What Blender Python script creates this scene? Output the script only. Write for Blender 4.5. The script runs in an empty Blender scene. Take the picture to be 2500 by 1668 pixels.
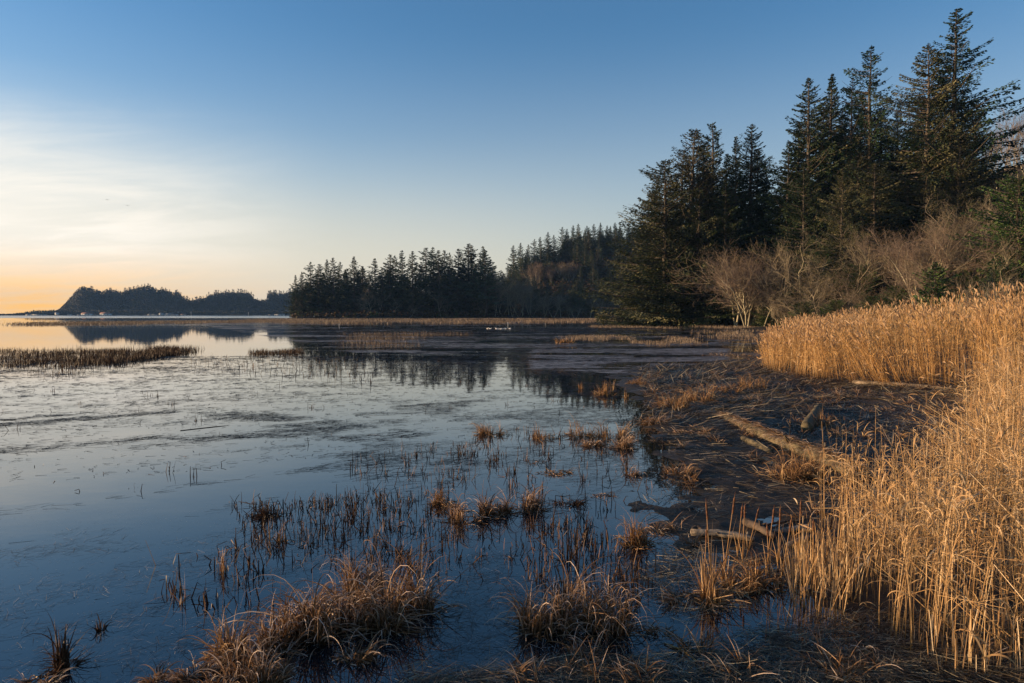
import bpy, math, random
import numpy as np
from mathutils import Vector, Matrix

rnd = random.Random(7)
ORD = 'first second third fourth fifth sixth seventh eighth ninth tenth eleventh twelfth thirteenth fourteenth fifteenth sixteenth seventeenth eighteenth nineteenth twentieth twenty-first twenty-second twenty-third twenty-fourth twenty-fifth twenty-sixth twenty-seventh twenty-eighth twenty-ninth thirtieth thirty-first thirty-second'.split()
R = np.random.RandomState(11)
S = bpy.context.scene
COL = S.collection
D2R = math.radians

# ------------------------------------------------------------------ camera
CAM_H = 2.8
F = 1667.0                      # focal length in pixels of the 2500 px photograph
PITCH = math.atan(66.0 / F)
cd = bpy.data.cameras.new("camera"); cd.lens = 24.0; cd.sensor_width = 36.0
cd.clip_start = 0.05; cd.clip_end = 30000
cam = bpy.data.objects.new("camera", cd); COL.objects.link(cam)
cam.location = (0, 0, CAM_H); cam.rotation_euler = (math.pi / 2 - PITCH, 0, 0)
S.camera = cam

# ------------------------------------------------------------------ light
SUN_AZ, SUN_EL = -84.0, 5.5      # degrees; azimuth from +Y, negative to the left
world = bpy.data.worlds.new("World"); S.world = world; world.use_nodes = True
nt = world.node_tree; nt.nodes.clear()
def N(t, kind, **kw):
    n = t.nodes.new(kind)
    for k, v in kw.items(): setattr(n, k, v)
    return n
def math_n(t, op, a, b=None, clamp=False):
    n = t.nodes.new('ShaderNodeMath'); n.operation = op; n.use_clamp = clamp
    for i, v in enumerate((a, b)):
        if v is None: continue
        if isinstance(v, (int, float)): n.inputs[i].default_value = v
        else: t.links.new(v, n.inputs[i])
    return n.outputs[0]
def maprange(t, v, a, b, c=0.0, d=1.0, smooth=True):
    n = t.nodes.new('ShaderNodeMapRange'); n.interpolation_type = 'SMOOTHSTEP' if smooth else 'LINEAR'
    t.links.new(v, n.inputs['Value'])
    for k, x in zip(('From Min', 'From Max', 'To Min', 'To Max'), (a, b, c, d)): n.inputs[k].default_value = x
    return n.outputs['Result']
def mixcol(t, fac, a, b, blend='MIX'):
    n = t.nodes.new('ShaderNodeMix'); n.data_type = 'RGBA'; n.blend_type = blend
    for sock, v in ((n.inputs[0], fac), (n.inputs[6], a), (n.inputs[7], b)):
        if isinstance(v, (int, float)): sock.default_value = v
        elif isinstance(v, tuple): sock.default_value = (*v, 1.0) if len(v) == 3 else v
        else: t.links.new(v, sock)
    return n.outputs[2]
sky = N(nt, 'ShaderNodeTexSky', sky_type='NISHITA', sun_disc=False)
sky.sun_elevation = D2R(SUN_EL); sky.sun_rotation = D2R(SUN_AZ)
sky.altitude = 0; sky.air_density = 1.0; sky.dust_density = 0.8; sky.ozone_density = 3.2
tc = N(nt, 'ShaderNodeTexCoord')
sep = N(nt, 'ShaderNodeSeparateXYZ'); nt.links.new(tc.outputs['Generated'], sep.inputs[0])
zc = math_n(nt, 'MAXIMUM', sep.outputs['Z'], 0.0)
zc2 = math_n(nt, 'ADD', zc, 0.12)
cx = math_n(nt, 'DIVIDE', sep.outputs['X'], zc2); cy = math_n(nt, 'DIVIDE', sep.outputs['Y'], zc2)
comb = N(nt, 'ShaderNodeCombineXYZ'); nt.links.new(cx, comb.inputs[0]); nt.links.new(cy, comb.inputs[1])
mp = N(nt, 'ShaderNodeMapping'); nt.links.new(comb.outputs[0], mp.inputs[0])
mp.inputs['Rotation'].default_value = (0, 0, D2R(28)); mp.inputs['Scale'].default_value = (0.9, 1.9, 1)
cn = N(nt, 'ShaderNodeTexNoise'); nt.links.new(mp.outputs[0], cn.inputs['Vector'])
cn.inputs['Scale'].default_value = 1.1; cn.inputs['Detail'].default_value = 7; cn.inputs['Roughness'].default_value = 0.62
cn.inputs['Distortion'].default_value = 0.5
# thin high veil, thicker towards the sun's side of the sky
dotn = N(nt, 'ShaderNodeVectorMath', operation='DOT_PRODUCT'); nt.links.new(tc.outputs['Generated'], dotn.inputs[0])
sd_ = Vector((math.sin(D2R(-62)), math.cos(D2R(-62)), 0.10)).normalized()
dotn.inputs[1].default_value = sd_
toward = maprange(nt, dotn.outputs['Value'], 0.66, 0.95)
low = maprange(nt, sep.outputs['Z'], 0.30, 0.10)
veil = math_n(nt, 'MULTIPLY', toward, low)
wisps = maprange(nt, cn.outputs['Fac'], 0.36, 0.68)
amt = math_n(nt, 'MULTIPLY', veil, math_n(nt, 'ADD', math_n(nt, 'MULTIPLY', wisps, 0.60), 0.66), clamp=True)
SKYS = 0.13
veilc = mixcol(nt, maprange(nt, sep.outputs['Z'], 0.0, 0.10), (4.7, 2.35, 0.25), (4.1, 3.8, 3.35))
skyb = mixcol(nt, 1.0, sky.outputs[0], (0.80, 0.95, 1.01), 'MULTIPLY')
skyb = mixcol(nt, maprange(nt, sep.outputs['Z'], 0.40, 0.02, 0.0, 0.58), skyb, (2.45, 2.42, 2.2))
# warm afterglow lying along the horizon, fading away from the sun
glow = math_n(nt, 'MULTIPLY', maprange(nt, dotn.outputs['Value'], -0.1, 0.95), math_n(nt, 'POWER', maprange(nt, sep.outputs['Z'], 0.20, 0.0, smooth=False), 1.8))
skyb = mixcol(nt, math_n(nt, 'MULTIPLY', glow, 0.75), skyb, (3.3, 2.1, 0.95))
# the same high haze thins out gradually towards the middle of the view, low over the horizon
wide = math_n(nt, 'MULTIPLY', maprange(nt, dotn.outputs['Value'], 0.05, 0.95), maprange(nt, sep.outputs['Z'], 0.26, 0.04))
skyb = mixcol(nt, math_n(nt, 'MULTIPLY', wide, 0.62), skyb, (3.5, 3.2, 2.65))
skyc = mixcol(nt, amt, skyb, veilc)
bg = N(nt, 'ShaderNodeBackground'); nt.links.new(skyc, bg.inputs[0]); bg.inputs[1].default_value = SKYS
wo = N(nt, 'ShaderNodeOutputWorld'); nt.links.new(bg.outputs[0], wo.inputs[0])

sl = bpy.data.lights.new("sun", 'SUN'); sl.energy = 5.0; sl.angle = D2R(0.6); sl.color = (1.0, 0.69, 0.40)
sun = bpy.data.objects.new("sun", sl); COL.objects.link(sun)
sv = Vector((math.sin(D2R(SUN_AZ)) * math.cos(D2R(SUN_EL)), math.cos(D2R(SUN_AZ)) * math.cos(D2R(SUN_EL)), math.sin(D2R(SUN_EL))))
sun.rotation_euler = sv.to_track_quat('Z', 'Y').to_euler(); sun.location = (-50, 0, 30)
vs = S.view_settings; vs.view_transform = 'Standard'; vs.look = 'None'; vs.exposure = 1.08; vs.gamma = 1.0
vs.use_curve_mapping = False
S.cycles.max_bounces = 6; S.cycles.transparent_max_bounces = 6; S.cycles.volume_bounces = 0
S.cycles.caustics_reflective = False; S.cycles.caustics_refractive = False

# ------------------------------------------------------------------ projection helpers
cp, sp_ = math.cos(PITCH), math.sin(PITCH)
def ray(px, py):
    x = (px - 1250.0) / F; v = -(py - 834.0) / F
    return x, cp + v * sp_, -sp_ + v * cp
def W(px, py, z=0.0):                       # point of the plane z seen at that pixel
    x, y, zz = ray(px, py); t = (z - CAM_H) / zz
    return np.array([x * t, y * t, z])
def Wn(pts, z=0.0):
    return np.array([W(a, b, z)[:2] for a, b in pts])
def PX(px, Y): return (px - 1250.0) / F * Y
def ZT(py, Y): return CAM_H + (768.0 - py) / F * Y   # height seen at row py at distance Y

# ------------------------------------------------------------------ numpy noise
def _h(ix, iy, s):
    n = (ix.astype(np.int64) * 374761393 + iy.astype(np.int64) * 668265263 + s * 974634777) & 0x7fffffff
    n = ((n ^ (n >> 13)) * 1274126177) & 0x7fffffff
    return ((n ^ (n >> 16)) & 0xffff) / 65535.0
def vnoise(x, y, s=0):
    x = np.asarray(x, float); y = np.asarray(y, float)
    ix, iy = np.floor(x), np.floor(y); fx, fy = x - ix, y - iy
    fx = fx * fx * (3 - 2 * fx); fy = fy * fy * (3 - 2 * fy)
    a = _h(ix, iy, s); b = _h(ix + 1, iy, s); c = _h(ix, iy + 1, s); d = _h(ix + 1, iy + 1, s)
    return (a * (1 - fx) + b * fx) * (1 - fy) + (c * (1 - fx) + d * fx) * fy
def fbm(x, y, s=0, o=4):
    t = 0; a = 0.5; n = 0
    for i in range(o):
        t = t + a * vnoise(x * 2 ** i, y * 2 ** i, s + i * 17); n += a; a *= 0.5
    return t / n
def sstep(v, a, b):
    t = np.clip((v - a) / (b - a), 0, 1); return t * t * (3 - 2 * t)
def sdpoly(x, y, poly):                      # signed distance, positive inside
    x = np.asarray(x, float); y = np.asarray(y, float)
    best = np.full(x.shape, 1e18); ins = np.zeros(x.shape, bool); n = len(poly)
    for i in range(n):
        x0, y0 = poly[i]; x1, y1 = poly[(i + 1) % n]
        dx, dy = x1 - x0, y1 - y0
        t = np.clip(((x - x0) * dx + (y - y0) * dy) / (dx * dx + dy * dy + 1e-12), 0, 1)
        best = np.minimum(best, (x - x0 - t * dx) ** 2 + (y - y0 - t * dy) ** 2)
        if y0 != y1:
            c = ((y0 > y) != (y1 > y)) & (x < (x1 - x0) * (y - y0) / (y1 - y0) + x0); ins ^= c
    return np.where(ins, 1, -1) * np.sqrt(best)
def sample_poly(poly, n, rs=R):
    lo, hi = poly.min(0), poly.max(0); out = np.zeros((0, 2))
    while len(out) < n:
        p = rs.uniform(lo, hi, (n * 2, 2)); p = p[sdpoly(p[:, 0], p[:, 1], poly) > 0]; out = np.vstack([out, p])
    return out[:n]

# ------------------------------------------------------------------ mesh helpers
class Geo:
    def __init__(s): s.V = []; s.F = []; s.T = []; s.L = []; s.n = 0
    def add(s, V, Fq, tone, along):
        V = np.asarray(V, float).reshape(-1, 3); s.V.append(V); s.F.append(np.asarray(Fq, np.int64) + s.n)
        s.T.append(np.broadcast_to(tone, (len(V),)).astype(np.float32)); s.L.append(np.broadcast_to(along, (len(V),)).astype(np.float32))
        s.n += len(V); return s
    def mesh(s, name, mat, smooth=False):
        V = np.vstack(s.V); Fq = np.vstack(s.F)
        me = bpy.data.meshes.new(name)
        me.vertices.add(len(V)); me.vertices.foreach_set('co', V.astype(np.float32).ravel())
        me.loops.add(Fq.size); me.loops.foreach_set('vertex_index', Fq.astype(np.int32).ravel())
        me.polygons.add(len(Fq)); me.polygons.foreach_set('loop_start', (np.arange(len(Fq)) * Fq.shape[1]).astype(np.int32))
        for nm, a in (('tone', s.T), ('along', s.L)):
            at = me.attributes.new(nm, 'FLOAT', 'POINT'); at.data.foreach_set('value', np.concatenate(a))
        me.update(calc_edges=True)
        if smooth: me.polygons.foreach_set('use_smooth', np.ones(len(Fq), bool))
        me.materials.append(mat); return me
def mesh_obj(name, me, parent=None):
    o = bpy.data.objects.new(name, me); COL.objects.link(o)
    if parent: o.parent = parent
    return o
def empty(name, loc=(0, 0, 0), rz=0.0, sc=1.0):
    o = bpy.data.objects.new(name, None); COL.objects.link(o); o.location = loc; o.rotation_euler = (0, 0, rz)
    o.scale = (sc, sc, sc) if not hasattr(sc, '__len__') else sc
    o.empty_display_size = 0.2; return o
def tag(o, label=None, cat=None, group=None, kind=None):
    if label: o['label'] = label
    if cat: o['category'] = cat
    if group: o['group'] = group
    if kind: o['kind'] = kind
    return o
def dup(root, loc, rz, sc, label, group):
    c = root.copy(); COL.objects.link(c); c.location = loc; c.rotation_euler = (0, 0, rz)
    c.scale = (sc, sc, sc) if not hasattr(sc, '__len__') else sc
    if label: c['label'] = label
    if group: c['group'] = group
    for ch in root.children:
        d = ch.copy(); COL.objects.link(d); d.parent = c
    return c

def arr(v, n): return np.broadcast_to(np.asarray(v, float), (n,)).copy()
def blades(g, base, L, Wd, th0, k, az, nseg=4, p=1.0, twist=None, tone=None, prof='leaf', kink=None, kinkang=None):
    n = len(base); base = np.asarray(base, float)
    L, Wd, th0, k, az = (arr(v, n) for v in (L, Wd, th0, k, az))
    if twist is None: twist = R.uniform(0, math.pi, n)
    if tone is None: tone = R.uniform(0, 1, n)
    twist = arr(twist, n); tone = arr(tone, n)
    t = np.linspace(0, 1, nseg + 1); tm = (t[1:] + t[:-1]) / 2
    th = th0[:, None] + k[:, None] * tm[None] ** p
    if kink is not None: th = th + np.where(tm[None] > kink[:, None], kinkang[:, None], 0)
    st = (L / nseg)[:, None]
    dx = np.sin(th) * np.cos(az)[:, None] * st; dy = np.sin(th) * np.sin(az)[:, None] * st; dz = np.cos(th) * st
    P = np.zeros((n, nseg + 1, 3)); P[:, 0] = base
    P[:, 1:, 0] = base[:, :1] + np.cumsum(dx, 1); P[:, 1:, 1] = base[:, 1:2] + np.cumsum(dy, 1); P[:, 1:, 2] = base[:, 2:3] + np.cumsum(dz, 1)
    thv = np.concatenate([th[:, :1], (th[:, 1:] + th[:, :-1]) / 2, th[:, -1:]], 1)
    ca, sa = np.cos(az)[:, None], np.sin(az)[:, None]
    ct, s_t = np.cos(twist)[:, None], np.sin(twist)[:, None]
    sd = np.stack([-sa * ct + np.cos(thv) * ca * s_t, ca * ct + np.cos(thv) * sa * s_t, -np.sin(thv) * s_t], -1)
    if prof == 'leaf': w = np.maximum(np.sin(np.pi * (0.12 + 0.88 * t)) ** 0.6, 0.03)
    elif prof == 'stem': w = 1.0 - 0.55 * t
    elif prof == 'blade': w = np.maximum(1 - t ** 2.2, 0.04)
    elif prof == 'plume': w = np.maximum(np.sin(np.pi * (0.1 + 0.85 * t)), 0.1)
    w = (Wd[:, None] * w[None] * 0.5)[..., None]
    V = np.stack([P - sd * w, P + sd * w], 2)           # n, seg+1, 2, 3
    i0 = (np.arange(n) * (nseg + 1) * 2)[:, None] + (np.arange(nseg) * 2)[None]
    Fq = np.stack([i0, i0 + 1, i0 + 3, i0 + 2], -1).reshape(-1, 4)
    T = np.broadcast_to(tone[:, None, None], (n, nseg + 1, 2)).ravel(); A = np.broadcast_to(t[None, :, None], (n, nseg + 1, 2)).ravel()
    g.add(V.reshape(-1, 3), Fq, T, A); return P
def tube(g, pts, rad, sides=8, tone=0.5, noise=0.0, cap=True, seed=0):
    pts = np.asarray(pts, float); rad = np.asarray(rad, float); n = len(pts); rs = np.random.RandomState(seed)
    tan = np.gradient(pts, axis=0); tan /= np.linalg.norm(tan, axis=1)[:, None] + 1e-9
    ref = np.array([0, 0, 1.0]) if abs(tan[0, 2]) < 0.8 else np.array([1.0, 0, 0])
    u = np.cross(tan, ref); u /= np.linalg.norm(u, axis=1)[:, None] + 1e-9; v = np.cross(tan, u)
    a = np.arange(sides) / sides * 2 * math.pi
    rr = rad[:, None] * (1 + noise * rs.uniform(-1, 1, (n, sides)))
    V = pts[:, None] + (u[:, None] * np.cos(a)[None, :, None] + v[:, None] * np.sin(a)[None, :, None]) * rr[..., None]
    i = (np.arange(n - 1) * sides)[:, None]; j = np.arange(sides)[None]; j2 = (j + 1) % sides
    Fq = np.stack([i + j, i + j2, i + sides + j2, i + sides + j], -1).reshape(-1, 4)
    VV = V.reshape(-1, 3)
    if cap:
        c0, c1 = len(VV), len(VV) + 1; VV = np.vstack([VV, pts[0] - tan[0] * rad[0] * .25, pts[-1] + tan[-1] * rad[-1] * .25])
        q = []
        for kx in range(0, sides, 2):
            q.append([c0, (kx + 2) % sides, kx + 1, kx]); b = (n - 1) * sides; q.append([c1, b + kx, b + kx + 1, b + (kx + 2) % sides])
        Fq = np.vstack([Fq, q])
    al = np.repeat(np.linspace(0, 1, n), sides)
    if cap: al = np.concatenate([al, [0, 1]])
    g.add(VV, Fq, tone, al); return g
def segs3(g, P0, P1, r0, r1, tone):          # many tapered three-sided twigs
    P0 = np.asarray(P0); P1 = np.asarray(P1); d = P1 - P0; d /= np.linalg.norm(d, axis=1)[:, None] + 1e-9
    ref = np.where(np.abs(d[:, 2:3]) < 0.8, np.array([[0, 0, 1.0]]), np.array([[1.0, 0, 0]]))
    u = np.cross(d, ref); u /= np.linalg.norm(u, axis=1)[:, None] + 1e-9; v = np.cross(d, u)
    a = np.arange(3) / 3 * 2 * math.pi
    ring = u[:, None] * np.cos(a)[None, :, None] + v[:, None] * np.sin(a)[None, :, None]
    V = np.concatenate([P0[:, None] + ring * np.asarray(r0)[:, None, None], P1[:, None] + ring * np.asarray(r1)[:, None, None]], 1)
    i = (np.arange(len(P0)) * 6)[:, None]; j = np.arange(3)[None]; j2 = (j + 1) % 3
    Fq = np.stack([i + j, i + j2, i + 3 + j2, i + 3 + j], -1).reshape(-1, 4)
    g.add(V.reshape(-1, 3), Fq, np.repeat(tone, 6), 0.5)

# ------------------------------------------------------------------ materials
def new_mat(name):
    m = bpy.data.materials.new(name); m.use_nodes = True; t = m.node_tree; t.nodes.clear()
    out = t.nodes.new('ShaderNodeOutputMaterial'); return m, t, out
def ramp(t, fac, stops):
    n = t.nodes.new('ShaderNodeValToRGB'); cr = n.color_ramp
    while len(cr.elements) < len(stops): cr.elements.new(0.5)
    for e, (p, c) in zip(cr.elements, stops): e.position = p; e.color = (*c, 1)
    t.links.new(fac, n.inputs[0]); return n.outputs[0]
def attr(t, nm):
    n = t.nodes.new('ShaderNodeAttribute'); n.attribute_name = nm; return n.outputs['Fac']
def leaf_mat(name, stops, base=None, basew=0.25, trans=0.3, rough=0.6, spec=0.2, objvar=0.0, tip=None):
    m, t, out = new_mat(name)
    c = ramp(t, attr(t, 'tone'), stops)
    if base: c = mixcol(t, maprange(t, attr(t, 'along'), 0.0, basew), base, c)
    if tip: c = mixcol(t, math_n(t, 'MULTIPLY', maprange(t, attr(t, 'along'), 0.35, 0.85), maprange(t, attr(t, 'tone'), 0.3, 0.9, 0.1, 0.9)), c, tip)  # tip: sky highlight on the arched upper blade, painted into its colour
    if objvar:
        oi = t.nodes.new('ShaderNodeObjectInfo'); hs = t.nodes.new('ShaderNodeHueSaturation')
        t.links.new(c, hs.inputs['Color']); t.links.new(maprange(t, oi.outputs['Random'], 0, 1, 1 - objvar, 1 + objvar, False), hs.inputs['Value'])
        h2 = math_n(t, 'MULTIPLY', oi.outputs['Random'], 7.31); h3 = math_n(t, 'FRACT', h2)
        t.links.new(maprange(t, h3, 0, 1, 0.5 - objvar * .06, 0.5 + objvar * .06, False), hs.inputs['Hue']); c = hs.outputs[0]
    b = t.nodes.new('ShaderNodeBsdfPrincipled'); t.links.new(c, b.inputs['Base Color'])
    b.inputs['Roughness'].default_value = rough; b.inputs['Specular IOR Level'].default_value = spec
    tr = t.nodes.new('ShaderNodeBsdfTranslucent'); t.links.new(c, tr.inputs['Color'])
    mx = t.nodes.new('ShaderNodeMixShader'); mx.inputs[0].default_value = trans
    t.links.new(b.outputs[0], mx.inputs[1]); t.links.new(tr.outputs[0], mx.inputs[2]); t.links.new(mx.outputs[0], out.inputs[0]); return m
def solid_mat(name, c1, c2, scale=3.0, rough=0.85, bump=0.3, stretch=(1, 1, 1), spec=0.3, lo=0.35, hi=0.65, dist=0.02, coord='Object'):
    m, t, out = new_mat(name); tcn = t.nodes.new('ShaderNodeTexCoord'); mpn = t.nodes.new('ShaderNodeMapping')
    t.links.new(tcn.outputs[coord], mpn.inputs[0]); mpn.inputs['Scale'].default_value = stretch
    n = t.nodes.new('ShaderNodeTexNoise'); t.links.new(mpn.outputs[0], n.inputs['Vector']); n.inputs['Scale'].default_value = scale
    n.inputs['Detail'].default_value = 8; n.inputs['Roughness'].default_value = 0.62
    c = mixcol(t, maprange(t, n.outputs['Fac'], lo, hi), c1, c2)
    b = t.nodes.new('ShaderNodeBsdfPrincipled'); t.links.new(c, b.inputs['Base Color']); b.inputs['Roughness'].default_value = rough
    b.inputs['Specular IOR Level'].default_value = spec
    bp = t.nodes.new('ShaderNodeBump'); t.links.new(n.outputs['Fac'], bp.inputs['Height']); bp.inputs['Strength'].default_value = bump
    bp.inputs['Distance'].default_value = dist; t.links.new(bp.outputs[0], b.inputs['Normal'])
    t.links.new(b.outputs[0], out.inputs[0]); return m

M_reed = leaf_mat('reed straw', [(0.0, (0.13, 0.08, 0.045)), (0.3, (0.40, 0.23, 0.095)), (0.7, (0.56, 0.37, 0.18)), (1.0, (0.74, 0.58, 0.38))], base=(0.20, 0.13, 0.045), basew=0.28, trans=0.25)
M_reedfar = leaf_mat('reed straw far', [(0.0, (0.22, 0.11, 0.035)), (0.4, (0.46, 0.26, 0.095)), (0.8, (0.60, 0.38, 0.16)), (1.0, (0.78, 0.60, 0.36))], base=(0.16, 0.085, 0.03), basew=0.3, trans=0.18)  # stem base darkened further to paint in the shade between the stems
M_plume = leaf_mat('reed plume', [(0, (0.33, 0.19, 0.09)), (1, (0.55, 0.38, 0.22))], trans=0.35)
M_sedge = leaf_mat('sedge dead', [(0.0, (0.07, 0.035, 0.015)), (0.35, (0.17, 0.085, 0.035)), (0.7, (0.33, 0.185, 0.085)), (1.0, (0.50, 0.38, 0.27))], base=(0.05, 0.028, 0.012), basew=0.35, trans=0.2, tip=(0.58, 0.47, 0.40))  # paler tip colour imitates the highlight on blade tops facing the sky
M_sedgedark = leaf_mat('sedge wet dark', [(0.0, (0.02, 0.011, 0.007)), (0.6, (0.07, 0.035, 0.018)), (1.0, (0.17, 0.09, 0.04))], trans=0.1)
M_rust = leaf_mat('rust grass', [(0.0, (0.10, 0.04, 0.015)), (0.5, (0.28, 0.155, 0.065)), (1.0, (0.46, 0.31, 0.155))], base=(0.05, 0.03, 0.013), basew=0.3, trans=0.2, tip=(0.46, 0.30, 0.17))
M_marsh = leaf_mat('marsh grass', [(0.0, (0.09, 0.06, 0.04)), (0.5, (0.18, 0.13, 0.09)), (1.0, (0.32, 0.24, 0.16))], trans=0.2)
M_litter = leaf_mat('straw litter', [(0.0, (0.016, 0.012, 0.009)), (0.5, (0.06, 0.044, 0.028)), (0.8, (0.15, 0.115, 0.065)), (1.0, (0.42, 0.34, 0.21))], trans=0.05, rough=0.4, spec=0.4)
M_float = leaf_mat('floating stalks', [(0.0, (0.012, 0.008, 0.006)), (0.7, (0.05, 0.03, 0.018)), (1.0, (0.16, 0.10, 0.05))], trans=0.0, rough=0.5, spec=0.3)
M_fleck = leaf_mat('seed flecks', [(0.0, (0.25, 0.25, 0.26)), (1.0, (0.5, 0.5, 0.5))], trans=0.0)
M_needle = leaf_mat('spruce needles', [(0.0, (0.007, 0.017, 0.009)), (0.5, (0.022, 0.043, 0.017)), (0.85, (0.050, 0.070, 0.026)), (1.0, (0.12, 0.105, 0.05))], trans=0.12, rough=0.65, spec=0.15, objvar=0.3)
M_needle_old = leaf_mat('spruce needles lichen', [(0.0, (0.013, 0.020, 0.010)), (0.45, (0.042, 0.050, 0.022)), (0.78, (0.10, 0.095, 0.045)), (1.0, (0.21, 0.185, 0.10))], trans=0.12, rough=0.7, spec=0.15, objvar=0.25)
M_green = leaf_mat('young conifer green', [(0.0, (0.012, 0.030, 0.008)), (0.6, (0.050, 0.098, 0.022)), (1.0, (0.11, 0.15, 0.036))], trans=0.15, rough=0.6, spec=0.2, objvar=0.15)
M_farneedle = leaf_mat('far spruce needles', [(0.0, (0.006, 0.011, 0.009)), (0.6, (0.013, 0.020, 0.015)), (1.0, (0.038, 0.038, 0.027))], trans=0.05, rough=0.7, spec=0.1, objvar=0.35)
M_brush = leaf_mat('undergrowth', [(0.0, (0.018, 0.013, 0.007)), (0.4, (0.05, 0.030, 0.015)), (0.6, (0.11, 0.060, 0.026)), (0.72, (0.025, 0.050, 0.012)), (1.0, (0.05, 0.085, 0.02))], trans=0.1, rough=0.7, spec=0.1)
M_bark = solid_mat('spruce bark', (0.035, 0.027, 0.021), (0.11, 0.09, 0.07), 1.5, stretch=(2, 2, .5))
M_alder = leaf_mat('alder bark lichen', [(0.0, (0.10, 0.08, 0.055)), (0.45, (0.21, 0.175, 0.12)), (1.0, (0.38, 0.34, 0.24))], trans=0.0, rough=0.85, spec=0.1, objvar=0.2)
M_twig = leaf_mat('red brown twigs', [(0.0, (0.11, 0.08, 0.058)), (0.6, (0.20, 0.155, 0.115)), (1.0, (0.34, 0.29, 0.21))], trans=0.0, rough=0.85, spec=0.1, objvar=0.2)
M_soil = solid_mat('hill soil', (0.018, 0.014, 0.008), (0.06, 0.042, 0.02), 0.35, bump=0.5, dist=0.3)
M_farland = solid_mat('far hill scrub', (0.008, 0.012, 0.010), (0.028, 0.027, 0.02), 0.03, bump=0.6, dist=3.0)
M_wood = solid_mat('weathered driftwood', (0.07, 0.05, 0.035), (0.33, 0.27, 0.20), 7.0, stretch=(1, 1, 1), bump=0.6, dist=0.02)
M_moss = solid_mat('mossy log bark', (0.03, 0.024, 0.013), (0.14, 0.11, 0.06), 6.0, bump=0.8, dist=0.03)
M_darkwood = solid_mat('wet dark wood', (0.025, 0.018, 0.013), (0.10, 0.07, 0.05), 5.0, bump=0.5)
M_cattail = solid_mat('cattail spike brown', (0.06, 0.025, 0.012), (0.15, 0.065, 0.03), 30.0)

# ------------------------------------------------------------------ water
def water_mat():
    m, t, out = new_mat('marsh water')
    g = t.nodes.new('ShaderNodeNewGeometry'); sp = t.nodes.new('ShaderNodeSeparateXYZ'); t.links.new(g.outputs['Position'], sp.inputs[0])
    def noise(scale, stretch, detail=5, rot=0.0, dist=0.0):
        mpn = t.nodes.new('ShaderNodeMapping'); t.links.new(g.outputs['Position'], mpn.inputs[0])
        mpn.inputs['Scale'].default_value = stretch; mpn.inputs['Rotation'].default_value = (0, 0, rot)
        n = t.nodes.new('ShaderNodeTexNoise'); t.links.new(mpn.outputs[0], n.inputs['Vector']); n.inputs['Scale'].default_value = scale
        n.inputs['Detail'].default_value = detail; n.inputs['Roughness'].default_value = 0.6; n.inputs['Distortion'].default_value = dist
        return n.outputs['Fac']
    b = t.nodes.new('ShaderNodeBsdfPrincipled'); b.inputs['IOR'].default_value = 1.85
    # skim of frost and floating fines in the sheltered middle of the marsh
    mid = math_n(t, 'MULTIPLY', maprange(t, sp.outputs['Y'], 22, 50), maprange(t, sp.outputs['Y'], 420, 300))
    right = maprange(t, math_n(t, 'ADD', sp.outputs['X'], math_n(t, 'MULTIPLY', sp.outputs['Y'], 0.22)), -20, 8)
    far_ = maprange(t, sp.outputs['Y'], 110, 170)
    zone = math_n(t, 'MULTIPLY', mid, math_n(t, 'MAXIMUM', right, math_n(t, 'MULTIPLY', far_, 0.75)))
    skim_n = noise(0.16, (0.22, 1.0, 1), 8, 0.12, 1.0)
    skim = math_n(t, 'MULTIPLY', zone, maprange(t, skim_n, 0.43, 0.57))
    grain = noise(3.2, (1, 1, 1), 6)
    skim2 = math_n(t, 'MULTIPLY', skim, maprange(t, grain, 0.38, 0.62, 0.10, 1.0))
    col = mixcol(t, skim2, (0.006, 0.009, 0.014), (0.16, 0.135, 0.125))
    t.links.new(col, b.inputs['Base Color'])
    openw = maprange(t, sp.outputs['Y'], 470, 620)
    r1 = math_n(t, 'ADD', math_n(t, 'MULTIPLY', skim2, 0.13), 0.012)
    r2 = math_n(t, 'ADD', r1, math_n(t, 'MULTIPLY', openw, 0.22))
    t.links.new(r2, b.inputs['Roughness'])
    rip = noise(1.3, (0.7, 1.0, 1), 3); big = noise(0.25, (1, 1, 1), 3)
    hsum = math_n(t, 'ADD', math_n(t, 'MULTIPLY', rip, 0.5), big)
    bp = t.nodes.new('ShaderNodeBump'); t.links.new(hsum, bp.inputs['Height']); bp.inputs['Strength'].default_value = 0.02; bp.inputs['Distance'].default_value = 0.15
    t.links.new(bp.outputs[0], b.inputs['Normal']); t.links.new(b.outputs[0], out.inputs[0]); return m
M_water = water_mat()
g = Geo()
g.add([(-5000, -200, 0), (5000, -200, 0), (5000, 5400, 0), (-5000, 5400, 0)], [[0, 1, 2, 3]], 0, 0)
tag(mesh_obj('water', g.mesh('water', M_water)), 'still shallow marsh water reflecting the evening sky', kind='structure')

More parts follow.
